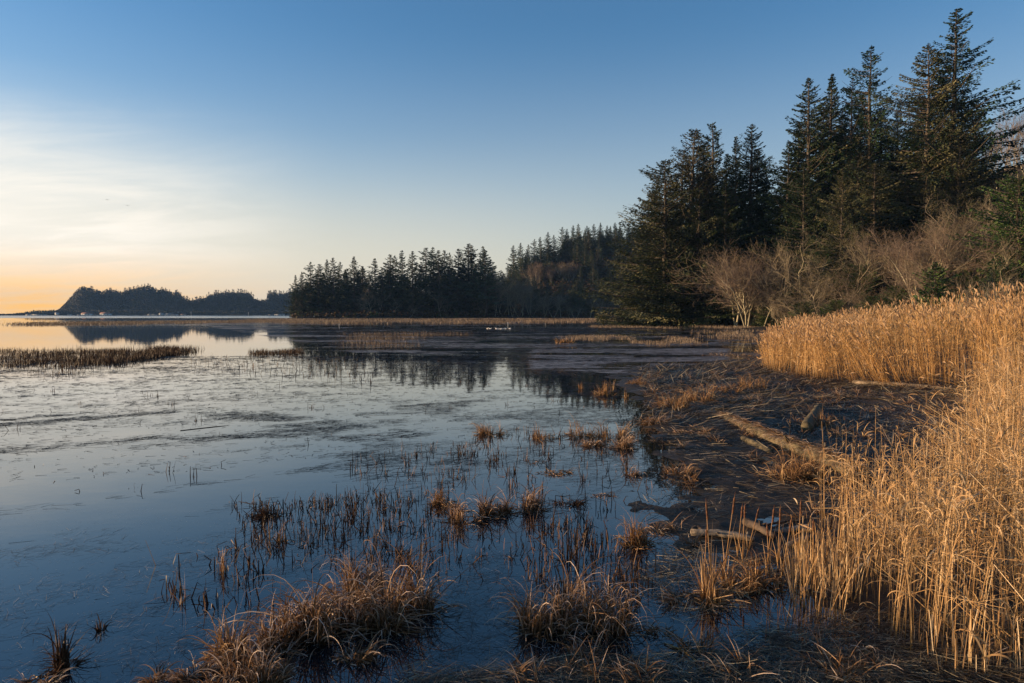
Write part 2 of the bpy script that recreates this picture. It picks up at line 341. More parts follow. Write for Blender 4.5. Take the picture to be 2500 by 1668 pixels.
# ------------------------------------------------------------------ mudflat and reed ground
mud_img = [(1500, 905), (1470, 950), (1547, 982), (1564, 1063), (1581, 1104), (1628, 1182), (1547, 1200), (1500, 1225), (1530, 1257), (1567, 1336),
           (1622, 1377), (1702, 1365), (1800, 1400), (1900, 1450), (1960, 1500), (1862, 1515), (1700, 1550), (1569, 1575), (1400, 1615), (1250, 1640),
           (950, 1675), (800, 1900), (3600, 1900), (3600, 805), (2180, 807), (1960, 838), (1850, 872), (1700, 885), (1600, 890)]
mud_poly = Wn(mud_img)
def mud_z(x, y):
    s = sdpoly(x, y, mud_poly) + (fbm(x * 1.1, y * 1.1, 3) - 0.5) * 1.6 * np.clip(np.hypot(x, y) / 14, 0.4, 2)
    z = sstep(s, -0.7, 1.2) * 0.085 - 0.055 + (fbm(x * 2.6, y * 2.6, 5) - 0.5) * 0.10 * sstep(s, -1.0, 0.6)
    z = z + (fbm(x * 0.6, y * 0.6, 9) - 0.5) * 0.06 * sstep(s, 0, 2)
    # ground lifts gently towards the reed bank on the right
    z = z + 0.5 * sstep(x - 0.30 * y, 3.5, 12.0) * sstep(y, 6, 16)
    return z
def polar_grid(r0, r1, nr, a0, a1, na, fz):
    r = np.geomspace(r0, r1, nr); a = np.linspace(D2R(a0), D2R(a1), na)
    RR, AA = np.meshgrid(r, a, indexing='ij'); X = RR * np.sin(AA); Y = RR * np.cos(AA)
    V = np.stack([X, Y, fz(X, Y)], -1).reshape(-1, 3)
    i = (np.arange(nr - 1) * na)[:, None]; j = np.arange(na - 1)[None]
    return V, np.stack([i + j, i + na + j, i + na + j + 1, i + j + 1], -1).reshape(-1, 4)
def mud_mat():
    m, t, out = new_mat('wet mud with matted stalks'); g = t.nodes.new('ShaderNodeNewGeometry')
    def noise(scale, stretch=(1, 1, 1), rot=0.0, detail=8, dist=0.0):
        mpn = t.nodes.new('ShaderNodeMapping'); t.links.new(g.outputs['Position'], mpn.inputs[0]); mpn.inputs['Scale'].default_value = stretch
        mpn.inputs['Rotation'].default_value = (0, 0, rot)
        n = t.nodes.new('ShaderNodeTexNoise'); t.links.new(mpn.outputs[0], n.inputs['Vector']); n.inputs['Scale'].default_value = scale
        n.inputs['Detail'].default_value = detail; n.inputs['Distortion'].default_value = dist; n.inputs['Roughness'].default_value = 0.65; return n.outputs['Fac']
    fine = noise(40, (0.4, 1.4, 1), 0.3, 6, 0.6); med = noise(5); fine2 = noise(55, (1.5, .4, 1), 0.5, 5, 0.5)
    c = mixcol(t, maprange(t, med, 0.3, 0.7), (0.013, 0.010, 0.007), (0.045, 0.031, 0.020))
    c = mixcol(t, maprange(t, math_n(t, 'MAXIMUM', fine, fine2), 0.58, 0.74), c, (0.11, 0.08, 0.052))
    b = t.nodes.new('ShaderNodeBsdfPrincipled'); t.links.new(c, b.inputs['Base Color'])
    t.links.new(maprange(t, noise(1.7), 0.35, 0.65, 0.42, 0.8), b.inputs['Roughness']); b.inputs['Specular IOR Level'].default_value = 0.25
    hs = math_n(t, 'ADD', math_n(t, 'MULTIPLY', fine, 0.6), math_n(t, 'ADD', med, math_n(t, 'MULTIPLY', fine2, 0.5)))
    bp = t.nodes.new('ShaderNodeBump'); t.links.new(hs, bp.inputs['Height']); bp.inputs['Strength'].default_value = 0.9; bp.inputs['Distance'].default_value = 0.03
    t.links.new(bp.outputs[0], b.inputs['Normal']); t.links.new(b.outputs[0], out.inputs[0]); return m
M_mud = mud_mat()
V, Fq = polar_grid(2.0, 150, 340, -34, 76, 340, mud_z)
keep = (V[:, 2][Fq] > -0.054).any(1)
g = Geo(); g.add(V, Fq[keep], 0, 0)
tag(mesh_obj('mudflat', g.mesh('mudflat', M_mud, True)), 'dark wet mudflat at the edge of the reeds', kind='structure')

# ------------------------------------------------------------------ land: near hillside, wooded point, far headland
hillA = np.array([(42, 240), (43, 205), (46, 182), (57, 150), (64, 120), (80, 97), (112, 84), (190, 70), (700, 40), (700, 900), (200, 900), (110, 420), (60, 290)], float)
def zA(x, y):
    s = sdpoly(x, y, hillA) + (fbm(x * .06, y * .06, 21) - .5) * 9
    z = np.where(s < 42, 0.50 * s, 21 + 0.38 * (s - 42)); z = np.where(s < 0, s * 0.5, z)
    z = np.minimum(z, 52 + 0.02 * s)
    return np.maximum(z + (fbm(x * .12, y * .12, 23) - .5) * 5 * sstep(s, 0, 12), -1.5)
pointB = np.array([(-158, 500), (-150, 478), (-100, 472), (-30, 482), (30, 494), (90, 512), (150, 500), (600, 480), (900, 1500), (100, 1500), (-60, 900), (-110, 620), (-160, 540)], float)
def zB(x, y):
    s = sdpoly(x, y, pointB) + (fbm(x * .03, y * .03, 31) - .5) * 12
    prof = np.interp(x, [-160, -60, -22, 0, 20, 40, 60, 100, 140, 300], [3, 4, 8, 24, 38, 46, 52, 60, 66, 90])
    z = 1.2 * sstep(s, -6, 3) - 1.0 * sstep(-s, 0, 8) + prof * sstep(y + (fbm(x * .02, y * .02, 37) - .5) * 30, 520, 660) * sstep(s, 0, 60)
    return z + (fbm(x * .05, y * .05, 35) - .5) * 5 * sstep(s, 4, 30)
DC = 1900.0
sky_px = [60, 110, 135, 152, 165, 178, 190, 205, 220, 235, 250, 270, 285, 300, 320, 335, 350, 360, 375, 385, 400, 415, 425, 432, 442, 450, 465, 478, 488, 500, 515, 530, 545, 560, 580, 600, 612, 620, 635, 650, 658, 670, 690, 710, 740, 800]
sky_py = [767, 767, 762, 749, 736, 722, 708, 700, 698, 703, 707, 702, 705, 708, 700, 697, 695, 694, 697, 702, 700, 706, 712, 707, 712, 722, 727, 728, 722, 722, 712, 709, 708, 708, 707, 708, 711, 722, 728, 726, 711, 709, 710, 706, 704, 700]
def zC(x, y):
    px = 1250 + x / y * F
    top = CAM_H + (768 - np.interp(px, sky_px, sky_py)) / F * DC
    grd = np.maximum(top - np.interp(px, [120, 160, 230], [2, 7, 17]), 1.5)
    ridge = sstep(y, 1760, 1880)
    z = 1.5 + (grd - 1.5) * ridge
    edge = sstep(y, 1690, 1700) * sstep(px, -200, 0)
    return z * edge - 1.0 * (1 - edge) + (fbm(x * .02, y * .02, 41) - .5) * 8 * ridge * sstep(px, 120, 170)
def grid(x0, x1, nx, y0, y1, ny, fz, cut):
    X, Y = np.meshgrid(np.linspace(x0, x1, nx), np.linspace(y0, y1, ny), indexing='ij'); Z = fz(X, Y)
    V = np.stack([X, Y, Z], -1).reshape(-1, 3); i = (np.arange(nx - 1) * ny)[:, None]; j = np.arange(ny - 1)[None]
    Fq = np.stack([i + j, i + ny + j, i + ny + j + 1, i + j + 1], -1).reshape(-1, 4)
    return V, Fq[(V[:, 2][Fq] > cut).any(1)]
for nm, args, mat, lab in (('hillside', (30, 420, 200, 50, 520, 200, zA, -1.4), M_soil, 'steep brushy hillside rising behind the reeds'),
                           ('wooded_point', (-190, 420, 150, 455, 1000, 130, zB, -0.9), M_soil, 'wooded point and hill across the marsh'),
                           ('far_headland', (PX(-60, DC), PX(900, DC), 220, 1680, 2100, 50, zC, -0.9), M_farland, 'bluish wooded headland on the far shore')):
    V, Fq = grid(*args); g = Geo(); g.add(V, Fq, 0, 0)
    tag(mesh_obj(nm, g.mesh(nm, mat, True)), lab, kind='structure')

# ------------------------------------------------------------------ conifer builder
def conifer_geo(seed, H=45.0, Rm=7.5, nb=240, tufts=26, size=0.40, bare=0.12, open_=0.25, hang=0.8, flag=0.0, prof='spruce', tuftw=0.42, pe=0.82):
    rs = np.random.RandomState(seed); g = Geo(); tg = Geo()
    lean = rs.uniform(-.01, .01, 2)
    zz = np.linspace(0, 1, 14); wob = np.cumsum(rs.uniform(-.12, .12, (14, 2)), 0)
    tp = np.stack([lean[0] * H * zz + wob[:, 0], lean[1] * H * zz + wob[:, 1], zz * H], -1)
    tube(tg, tp, 0.016 * H * (1 - zz) ** 0.85 + 0.03, 7, 0.3, 0.1, False, seed)
    def axis(t): return np.stack([np.interp(t, zz, tp[:, 0]), np.interp(t, zz, tp[:, 1]), t * H], -1)
    P0 = []; P1 = []; r0 = []; r1 = []
    lobes = rs.uniform(0, 6.28, 5); lobh = rs.uniform(0.2, 0.95, 5)
    TP = []; TD = []; TS = []; TT = []
    for b in range(nb):
        t = bare + (1 - bare) * (1 - (1 - min(.999, (b + rs.rand() * 6) / nb)) ** 1.15) * 0.992
        az = b * 2.399 + rs.uniform(-1.2, 1.2)
        if prof == 'spruce': pr = (1 - t) ** pe * min(1, (t - bare) / 0.10 + 0.6) * 1.2 + 0.02
        elif prof == 'column': pr = (1 - t) ** 0.42 * 0.62 + 0.05
        elif prof == 'bush': pr = math.sqrt(max(0.0, 1 - ((t - 0.38) / 0.64) ** 2)) * 0.9 + 0.05
        pr *= rs.uniform(0.42, 1.2) * (1 + 0.28 * math.sin(az * 2 + t * 17 + seed))
        pr *= 1 + flag * math.cos(az)
        if rs.rand() < 0.05 and t > .3: pr *= 1.25
        Lb = Rm * pr; a = axis(np.array([t]))[0]
        up0 = -0.12 + 0.75 * t + rs.uniform(-.15, .15); nseg = 5
        p = a.copy(); ang = up0 * 0.5; d2 = np.array([math.cos(az), math.sin(az)]); pts = [p.copy()]
        for k in range(nseg):
            an = ang + (up0 * 0.5 + 0.25) * (k / nseg)
            p = p + np.array([d2[0] * math.cos(an), d2[1] * math.cos(an), math.sin(an)]) * Lb / nseg; pts.append(p.copy())
        pts = np.array(pts)
        for k in range(nseg):
            P0.append(pts[k]); P1.append(pts[k + 1]); q = 0.013 * Lb + 0.03; r0.append(q * (1 - k / nseg) + .012); r1.append(q * (1 - (k + 1) / nseg) + .012)
        if rs.rand() < open_ * 0.35 and t < 0.9: continue
        n = max(4, int(tufts * (Lb / Rm) ** 1.0 * 1.15 * rs.uniform(.7, 1.2)))
        u = 1 - rs.rand(n) ** 1.05 * (0.93 - 0.22 * open_)
        base = np.stack([np.interp(u * nseg, np.arange(nseg + 1), pts[:, k]) for k in range(3)], -1)
        wid = (0.30 * (1.12 - u) ** 0.8 * Lb + 0.1); v = rs.uniform(-1, 1, n)
        perp = np.array([-d2[1], d2[0], 0.0])
        pos = base + perp * (v * wid)[:, None]; hg = hang * rs.rand(n) ** 1.6 * (1 - t * 0.7) * min(1.4, Lb / 3.5)
        pos[:, 2] -= hg * 0.7 + np.abs(v) * wid * 0.22
        out = np.stack([d2[0] + perp[0] * v * .9, d2[1] + perp[1] * v * .9, -0.25 - hg * 0.55 + up0 * .6 + rs.uniform(-.25, .25, n)], -1)
        out /= np.linalg.norm(out, axis=1)[:, None]
        TP.append(pos); TD.append(out); TS.append(size * rs.uniform(.6, 1.4, n) * (0.75 + 0.35 * (1 - t))); TT.append(np.clip(rs.beta(1.5, 2.4) * .9 + rs.uniform(-.2, .2, n) - hg * .0 + 0.12 * u, 0, 1))  # tone varies by branch, painting brighter sunlit clumps into the needle colour
    TP, TD = np.vstack(TP), np.vstack(TD); TS, TT = np.concatenate(TS), np.concatenate(TT); n = len(TP)
    side = np.cross(TD, rs.normal(size=(n, 3))); side /= np.linalg.norm(side, axis=1)[:, None] + 1e-9
    L = TS[:, None]; w = (TS * tuftw)[:, None]
    V = np.stack([TP - TD * L * .5, TP + side * w * rs.uniform(.5, 1, (n, 1)) - TD * L * .05, TP + TD * L * .62, TP - side * w * rs.uniform(.5, 1, (n, 1)) + TD * L * .1], 1)
    g.add(V.reshape(-1, 3), np.arange(n * 4).reshape(-1, 4), np.repeat(TT, 4), 0.5)
    segs3(tg, np.array(P0), np.array(P1), np.array(r0), np.array(r1), np.full(len(P0), .3))
    return tg, g
def conifer_proto(name, mat, **kw):
    tg, cg = conifer_geo(**kw); H = kw.get('H', 45.0)
    return tg.mesh(name + '_trunk', M_bark), cg.mesh(name + '_crown', mat), H
near_protos = [conifer_proto('spruce', m, seed=s, **kw) for s, m, kw in (
    (1, M_needle, dict(nb=340, tufts=160, bare=.03, open_=.28, Rm=11, flag=.12)),
    (2, M_needle_old, dict(nb=300, tufts=155, bare=.03, open_=.4, Rm=11, pe=.60, flag=-.15, hang=1.2)),
    (3, M_needle, dict(nb=380, tufts=150, bare=.03, open_=.15, Rm=10)),
    (4, M_needle, dict(nb=230, tufts=150, open_=.5, Rm=9.5, pe=.66, flag=.2, hang=2.0)),
    (5, M_needle_old, dict(nb=340, tufts=165, bare=.03, open_=.2, Rm=12, pe=.62, hang=1.6)),
    (6, M_needle, dict(nb=320, tufts=180, bare=.03, open_=.22, Rm=12.5, flag=.14, hang=1.2)))]
bush_proto = conifer_proto('cedar', M_green, seed=9, H=20.0, Rm=7.0, nb=300, tufts=80, size=.34, bare=.02, open_=.05, hang=.6, prof='bush')
young_proto = conifer_proto('young_spruce', M_green, seed=10, H=9.0, Rm=3.6, nb=190, tufts=60, size=.24, bare=.02, open_=.05, hang=.25)
M_mid = leaf_mat('point spruce needles', [(0.0, (0.014, 0.026, 0.015)), (0.5, (0.040, 0.062, 0.032)), (0.85, (0.085, 0.10, 0.055)), (1.0, (0.17, 0.16, 0.10))], trans=0.1, rough=0.7, spec=0.1, objvar=0.35)
mid_protos = [conifer_proto('point_spruce', m, seed=20 + s, H=42.0, Rm=9.6 + s * .7, nb=210, tufts=48, size=.9, open_=.25, hang=1.2, bare=b, tuftw=.38) for s, m, b in
              ((0, M_mid, .1), (1, M_mid, .2), (2, M_needle_old, .08), (3, M_mid, .1))]
far_protos = [conifer_proto('headland_spruce', M_farneedle, seed=40 + s, H=24.0, Rm=5.5, nb=60, tufts=12, size=2.0, open_=.15, bare=.12, prof=('spruce', 'column', 'bush')[s], tuftw=.45) for s in range(3)]

def place_conifer(proto, loc, H, rz, label, group, name='spruce_tree', wide=1.0, single=False, cat='tree'):
    tm, cm, h0 = proto; s = H / h0; wide = wide * 1.14
    r = empty(name, loc, rz, (s * wide, s * wide, s)); tag(r, label, cat, group)
    mesh_obj('trunk', tm, r); mesh_obj('crown', cm, r); return r
G_near = 'tall spruces on the hillside'
near_list = [  # px, distance, top row, prototype, widening, rotation, label
    (1626, 178, 395, 4, 1.25, 0.3, 'broad lichen-hung spruce with a flat sloping top, outermost left of the near grove'),
    (1680, 180, 322, 1, 1.05, 2.0, 'airy spruce with sparse ragged top just left of the grove\'s left summit'),
    (1740, 184, 305, 3, 1.0, 3.1, 'thin-topped spruce with bare upper limbs forming the grove\'s left summit'),
    (1590, 190, 470, 4, 1.0, 5.2, 'low dense spruce skirting the left corner of the near grove'),
    (1793, 176, 338, 2, 0.8, 1.1, 'narrow dark spruce squeezed beside the pointed spruce right of the left summit'),
    (1826, 180, 305, 0, 1.0, 4.4, 'dark pointed spruce closing the right side of the left grove'),
    (1868, 190, 430, 2, .9, 0.5, 'short dark spruce in the gap between the left grove and the middle grove'),
    (1915, 168, 350, 2, 1.0, 2.7, 'green-skirted spruce at the left flank of the middle grove'),
    (1975, 166, 196, 0, 1.0, 0.2, 'full dark spruce with a blunt double-looking crown in the middle grove'),
    (2015, 170, 188, 2, .95, 3.5, 'dense upright spruce directly left of the slim open spruce'),
    (2065, 164, 198, 3, .7, 5.5, 'slim spruce with a fine spike top between two taller ones'),
    (2117, 160, 122, 3, .95, 1.6, 'tall open spruce with long drooping side limb, highest of the middle grove'),
    (2178, 168, 262, 0, .8, 2.2, 'shorter spruce filling the notch right of the middle grove'),
    (2052, 146, 420, 4, .9, 0.9, 'low rounded blue-green spruce in front of the middle grove'),
    (2230, 158, 300, 1, .9, 4.0, 'brownish spruce at the foot of the tallest pair'),
    (2255, 150, 125, 1, 1.0, 5.9, 'second tallest spruce, leaning its open left limbs over the notch'),
    (2312, 150, 34, 5, 1.05, 0.0, 'tallest spruce of all, with upswept limbs reaching right'),
    (2362, 146, 255, 1, .85, 1.3, 'wide brown-tinged spruce below the right side of the tallest tree'),
    (2330, 142, 330, 4, 1.0, 2.5, 'dense spruce right under the tallest tree with mossy golden branches'),
    (2130, 150, 400, 1, 1.0, 3.3, 'dark mossy spruce low in the shade between the two tall groves'),
    (1700, 172, 460, 0, 1.1, 4.2, 'dark inner spruce low behind the left grove\'s brush'),
    (1770, 170, 440, 2, 1.2, 5.2, 'black-green spruce in the middle of the left grove\'s base'),
    (1960, 158, 400, 5, .9, 1.8, 'yellow-green spruce above the pale forked alder'),
]
for px, Y, pt, pi, wd, rz, lab in near_list:
    x = PX(px, Y); z = float(zA(np.array(x), np.array(float(Y)))) - 0.4
    place_conifer(near_protos[pi], (x, Y, z), ZT(pt, Y) - z, rz, lab, G_near, wide=wd * 44 / max(20, (ZT(pt, Y) - z)) ** 1.0 if False else wd)
infill = [(1605, 188, 440), (1655, 190, 370), (1715, 190, 350), (1765, 188, 380), (1845, 186, 370), (1895, 178, 470), (1945, 176, 300), (1995, 176, 260), (2040, 176, 270), (2090, 172, 240),
          (2145, 170, 270), (2200, 166, 350), (2240, 160, 240), (2285, 158, 190), (2335, 156, 230), (2160, 154, 430), (2090, 156, 380), (2210, 150, 430), (2290, 148, 330), (1730, 176, 420), (1640, 178, 470)]
for i, (px, Y, pt) in enumerate(infill):
    x = PX(px, Y); z = float(zA(np.array(x), np.array(float(Y)))) - 0.4
    place_conifer(near_protos[(i * 5 + 2) % 6], (x, Y, z), ZT(pt, Y) - z, i * 1.9, 'spruce standing deeper in the near grove, mostly behind the taller ones', 'spruces deeper in the near grove', wide=.95)
def place_simple(proto, px, Y, pt, wd, rz, lab, nm, grp=None):
    x = PX(px, Y); z = float(zA(np.array(x), np.array(float(Y)))) - 0.3
    place_conifer(proto, (x, Y, z), ZT(pt, Y) - z, rz, lab, grp, nm, wd)
place_simple(bush_proto, 2478, 112, 440, .95, .4, 'leafy green cedar cut off by the right edge of the photo', 'cedar_tree')
place_simple(bush_proto, 2425, 110, 660, .9, 2.4, 'low spreading green cedar limb mass left below the big cedar', 'cedar_tree')
place_simple(young_proto, 2279, 108, 640, 1.0, 1.0, 'small bright green young spruce standing above the reeds', 'young_spruce')
place_simple(bush_proto, 1552, 200, 722, .8, 1.0, 'bright green rounded shrub at the left foot of the near grove', 'evergreen_shrub')
for px, Y, pt, lab in ((1905, 150, 690, 'dark green shrub under the pale forked alder'), (2040, 128, 735, 'dark green shrub low behind the left end of the reeds'),
                       (1780, 172, 740, 'dark green shrub at the waterline between leafless thickets'), (2130, 122, 725, 'dark green shrub right of the spreading low alder'),
                       (1960, 134, 740, 'dark green shrub between the starburst alder and the reeds'), (2350, 116, 660, 'dark green shrub right of the young spruce under the cedar'),
                       (1730, 176, 700, 'dark green shrub at the right foot of the left grove'), (1870, 152, 745, 'low ivy shrub at the waterline under the pale forked alder'), (2095, 136, 650, 'dark ivy mass between the twin alders and the leaning one'), (2010, 146, 620, 'green shrub high on the bank below the hooked alder'),
                       (1650, 180, 745, 'ivy-green shrub at the waterline below the left grove'), (2190, 120, 700, 'ivy-green shrub left of the young spruce')):
    place_simple(bush_proto, px, Y, pt, 1.3, px * .1, lab, 'evergreen_shrub')

# ------------------------------------------------------------------ bare alders
def alder_geo(seed, H=14.0, spread=0.55, stems=1, levels=4, tw=0.015, crook=0.25, first=0.3):
    rs = np.random.RandomState(seed); P0 = []; P1 = []; r0 = []; r1 = []; tn = []
    def grow(p, d, L, r, lev):
        n = 4 if lev < 3 else 3; pts = [p]
        for k in range(n):
            d = d + rs.normal(0, crook * (0.35 + 0.16 * lev), 3) + np.array([0, 0, .07]); d /= np.linalg.norm(d)
            q = p + d * L / n; ra = max(r * (1 - .45 * k / n), tw * .7); rb = max(r * (1 - .45 * (k + 1) / n), tw * .6)
            P0.append(p); P1.append(q); r0.append(ra); r1.append(rb); tn.append(np.clip(0.75 - lev * .13 + rs.uniform(-.2, .2), 0, 1)); p = q; pts.append(p)
            if lev < levels and (lev > 0 or k >= 1 or n * 0 + (k + 1) / n > first):
                for _ in range(2 if (lev in (1, 2) and rs.rand() < .35) or (lev == 0 and rs.rand() < .7) else 1):
                    ax = rs.normal(size=3); ax -= ax.dot(d) * d; ax /= np.linalg.norm(ax)
                    a = spread * rs.uniform(.8, 1.6); nd = d * math.cos(a) + ax * math.sin(a)
                    grow(p, nd, L * rs.uniform(.5, .85) * (.88 if lev else .8), rb * .68, lev + 1)
    for s in range(stems):
        d = np.array([rs.normal(0, .32 if stems > 1 else .08), rs.normal(0, .32 if stems > 1 else .08), 1.0]); d /= np.linalg.norm(d)
        grow(np.array([rs.normal(0, .15), rs.normal(0, .15), -0.2]), d, H * .55 * rs.uniform(.8, 1.1), .0125 * H * (1 if stems == 1 else .75) + .03, 0)
    P0, P1 = np.array(P0), np.array(P1); g = Geo(); big = np.array(r0) > .032
    out = []
    for msk in (big, ~big):
        gg = Geo(); segs3(gg, P0[msk], P1[msk], np.array(r0)[msk], np.array(r1)[msk], np.array(tn)[msk]); out.append(gg)
    return out, P1[:, 2].max()
def alder_proto(name, seed, mt=None, tm=None, **kw):
    (a, b), h = alder_geo(seed, **kw); return a.mesh(name + '_trunk', tm or M_alder), b.mesh(name + '_twigs', mt or M_alder), h
M_stem = leaf_mat('dull mossy stems', [(0.0, (0.06, 0.05, 0.035)), (1.0, (0.20, 0.17, 0.11))], trans=0.0, rough=0.9, spec=0.1)
ald = [alder_proto('alder', 60, H=14, stems=1), alder_proto('alder', 61, H=14, stems=2, spread=.6), alder_proto('alder', 62, M_twig, H=12, stems=3, spread=.5),
       alder_proto('alder', 63, H=13, stems=2, spread=.75, crook=.35), alder_proto('alder', 64, M_twig, H=15, stems=1, spread=.45, crook=.18)]
shr = [alder_proto('thicket', 70, M_twig, M_stem, H=6, stems=6, spread=.6, levels=3, tw=.02), alder_proto('thicket', 71, None, M_stem, H=6, stems=5, spread=.75, levels=3, tw=.02, crook=.35)]
def place_alder(proto, px, Y, pt, lab, grp, rz=0., wd=1., nm='bare_alder', cat='tree', zf=zA, parts=('trunk', 'twigs')):
    x = PX(px, Y); z = float(zf(np.array(x), np.array(float(Y)))) - .2; tm, bm, h0 = proto
    H = ZT(pt, Y) - z; s = max(H, 2.0) / h0
    r = empty(nm, (x, Y, z), rz, (s * wd, s * wd, s)); tag(r, lab, cat, grp); mesh_obj(parts[0], tm, r); mesh_obj(parts[1], bm, r)
G_ald = 'leafless alders on the slope'
alders = [(1838, 160, 574, 2, 1.1, 'rounded fan of fine leafless twigs left of the pale forked alder'),
 (1890, 152, 580, 0, .8, 'pale forked alder standing on a brown bank below the gap in the spruces'),
 (1962, 148, 568, 3, .9, 'crooked leafless alder with a hooked top under the middle grove'),
 (1925, 155, 640, 1, 1., 'small leafless alder between the pale forked alder and the hooked one'),
 (2050, 142, 565, 1, .9, 'pale alder with fanning limbs, left of a twin pair'), (2085, 142, 556, 0, .9, 'pale alder with fanning limbs, right of a twin pair'),
 (2125, 136, 536, 4, .9, 'tall leaning alder with reddish twig tips in front of the dark gap'),
 (2172, 132, 590, 1, 1., 'alder with a straight pale trunk running low towards the reeds'), (2220, 130, 560, 4, 1., 'reddish fine-twigged alder left of the largest alder'),
 (2275, 128, 480, 1, 1.05, 'largest leafless alder, yellowish, above the young spruce'), (2300, 126, 520, 2, .9, 'bushy multi-stem alder against the largest alder'),
 (2332, 130, 560, 4, 1., 'brown-twigged alder right of the largest alder'), (2362, 128, 470, 3, .8, 'pale curving alder under the brown spruce at the right'),
 (2415, 132, 452, 3, .75, 'whitish broken-topped alder beside the cedar'), (2385, 118, 590, 2, 1.1, 'reddish thicket-like alder below the whitish one'),
 (2340, 112, 640, 4, 1.1, 'fine reddish alder right of the young spruce'), (2440, 106, 630, 3, 1.0, 'small pale T-shaped alder in front of the cedar'),
 (2490, 104, 650, 1, 1.0, 'pale alder at the right edge above the reeds'), (2240, 116, 640, 2, 1.0, 'reddish thicket left of the young spruce'),
 (2150, 124, 690, 3, 1.1, 'low spreading alder with long level limbs above the reeds'), (2005, 140, 650, 1, 1., 'mossy low alder on the brown bank in mid slope'),
 (1985, 135, 700, 3, 1.2, 'sprawling alder low behind the left tip of the reeds'), (1905, 146, 720, 2, 1.1, 'spiky starburst alder bush above the marsh grass'),
 (1850, 158, 680, 3, 1., 'leaning alder on the shore right of the left grove'), (1815, 166, 650, 1, 1., 'mossy alder in the shade of the left grove\'s right edge'),
 (2090, 126, 700, 2, 1.2, 'brown thicket between the reeds and the twin alders'), (2060, 134, 640, 4, 1., 'fine brown alder below the twin pair')]
for px, Y, pt, pi, wd, lab in alders: place_alder(ald[pi], px, Y, pt, lab, G_ald, rnd.uniform(0, 6), wd * 1.25)
for k in range(34):
    px = rnd.uniform(1780, 2500); Y = np.interp(px, [1840, 2100, 2480], [156, 132, 112]) + rnd.uniform(-4, 14)
    place_alder(ald[k % 5], px, Y, np.interp(px, [1840, 2000, 2300, 2480], [610, 590, 540, 560]) + rnd.uniform(-25, 90), 'leafless alder tangled among the others in the middle of the slope', 'tangled alders in the middle of the slope', k * 1.3, 1.3)
G_thk = 'leafless shrubs along the foot of the hill'
thk = [(1575, 196, 700), (1610, 188, 690), (1645, 182, 712), (1683, 178, 696), (1720, 174, 705), (1752, 172, 700), (1785, 168, 690), (1820, 162, 725), (1862, 156, 735), (1935, 148, 740),
       (1970, 138, 750), (2025, 132, 725), (2070, 124, 745), (2120, 118, 740), (2205, 112, 710), (2320, 104, 700), (2370, 100, 690), (2410, 98, 680), (2465, 97, 690), (1560, 205, 730), (1700, 180, 745), (1630, 186, 745)]
tl = ['grey mossy', 'reddish brown', 'pale tangled', 'dark twiggy']
thk.sort()
for i, (px, Y, pt) in enumerate(thk):
    place_alder(shr[i % 2], px, Y, pt, 'leafless shrub along the foot of the near hill, %s from its left corner' % ORD[i], G_thk, i * 1.7, 1.2, 'bare_shrub', 'shrub', parts=('stems', 'twigs'))
G_sk = 'brown alders on the right skyline'
for i, (px, Y, pt) in enumerate([(2415, 205, 300), (2440, 200, 262), (2462, 208, 275), (2487, 200, 246), (2425, 190, 350), (2455, 186, 345), (2480, 188, 320), (2500, 190, 300), (2475, 176, 400), (2440, 172, 410), (2398, 196, 360), (2520, 200, 255)]):
    place_alder(ald[4 if i % 3 else 2], px, Y, pt, 'tall brown leafless alder in the stand on the right skyline', G_sk, i * 1.3, .7)

# undergrowth over the slope
def brush(name, zf, bounds, n, hmax, size, seed, label, cond=None, mat=None):
    rs = np.random.RandomState(seed); x = rs.uniform(bounds[0], bounds[1], n); y = rs.uniform(bounds[2], bounds[3], n); z = zf(x, y)
    k = (z > 0.05)
    if cond is not None: k &= cond(x, y, z)
    x, y, z = x[k], y[k], z[k]; n = len(x)
    mound = fbm(x * .35, y * .35, seed) ** 1.5 * hmax + .3; h = mound * rs.rand(n) ** .6
    c = np.stack([x, y, z + h], -1); d = rs.normal(size=(n, 3)); d /= np.linalg.norm(d, axis=1)[:, None]
    s = np.cross(d, rs.normal(size=(n, 3))); s /= np.linalg.norm(s, axis=1)[:, None]
    L = (size * rs.uniform(.5, 1.4, n))[:, None]; V = np.stack([c - d * L * .5, c + s * L * .3, c + d * L * .5, c - s * L * .3], 1)
    tone = np.clip(fbm(x * .25, y * .25, seed + 5) * 1.5 - .35 + rs.uniform(-.15, .15, n), 0, 1)
    g = Geo(); g.add(V.reshape(-1, 3), np.arange(n * 4).reshape(-1, 4), np.repeat(tone, 4), .5)
    return tag(mesh_obj(name, g.mesh(name, mat or M_brush)), label, kind='stuff')
brush('undergrowth', zA, (38, 150, 80, 235), 200000, 5.0, .40, 81, 'brown and green undergrowth covering the near slope', lambda x, y, z: (z < 34) & (x > PX(1500, y)) & (x < PX(2600, y)))
brush('forest_floor_brush', zB, (-165, 170, 465, 680), 60000, 7.0, 1.6, 82, 'dark brush at the foot of the wooded point')

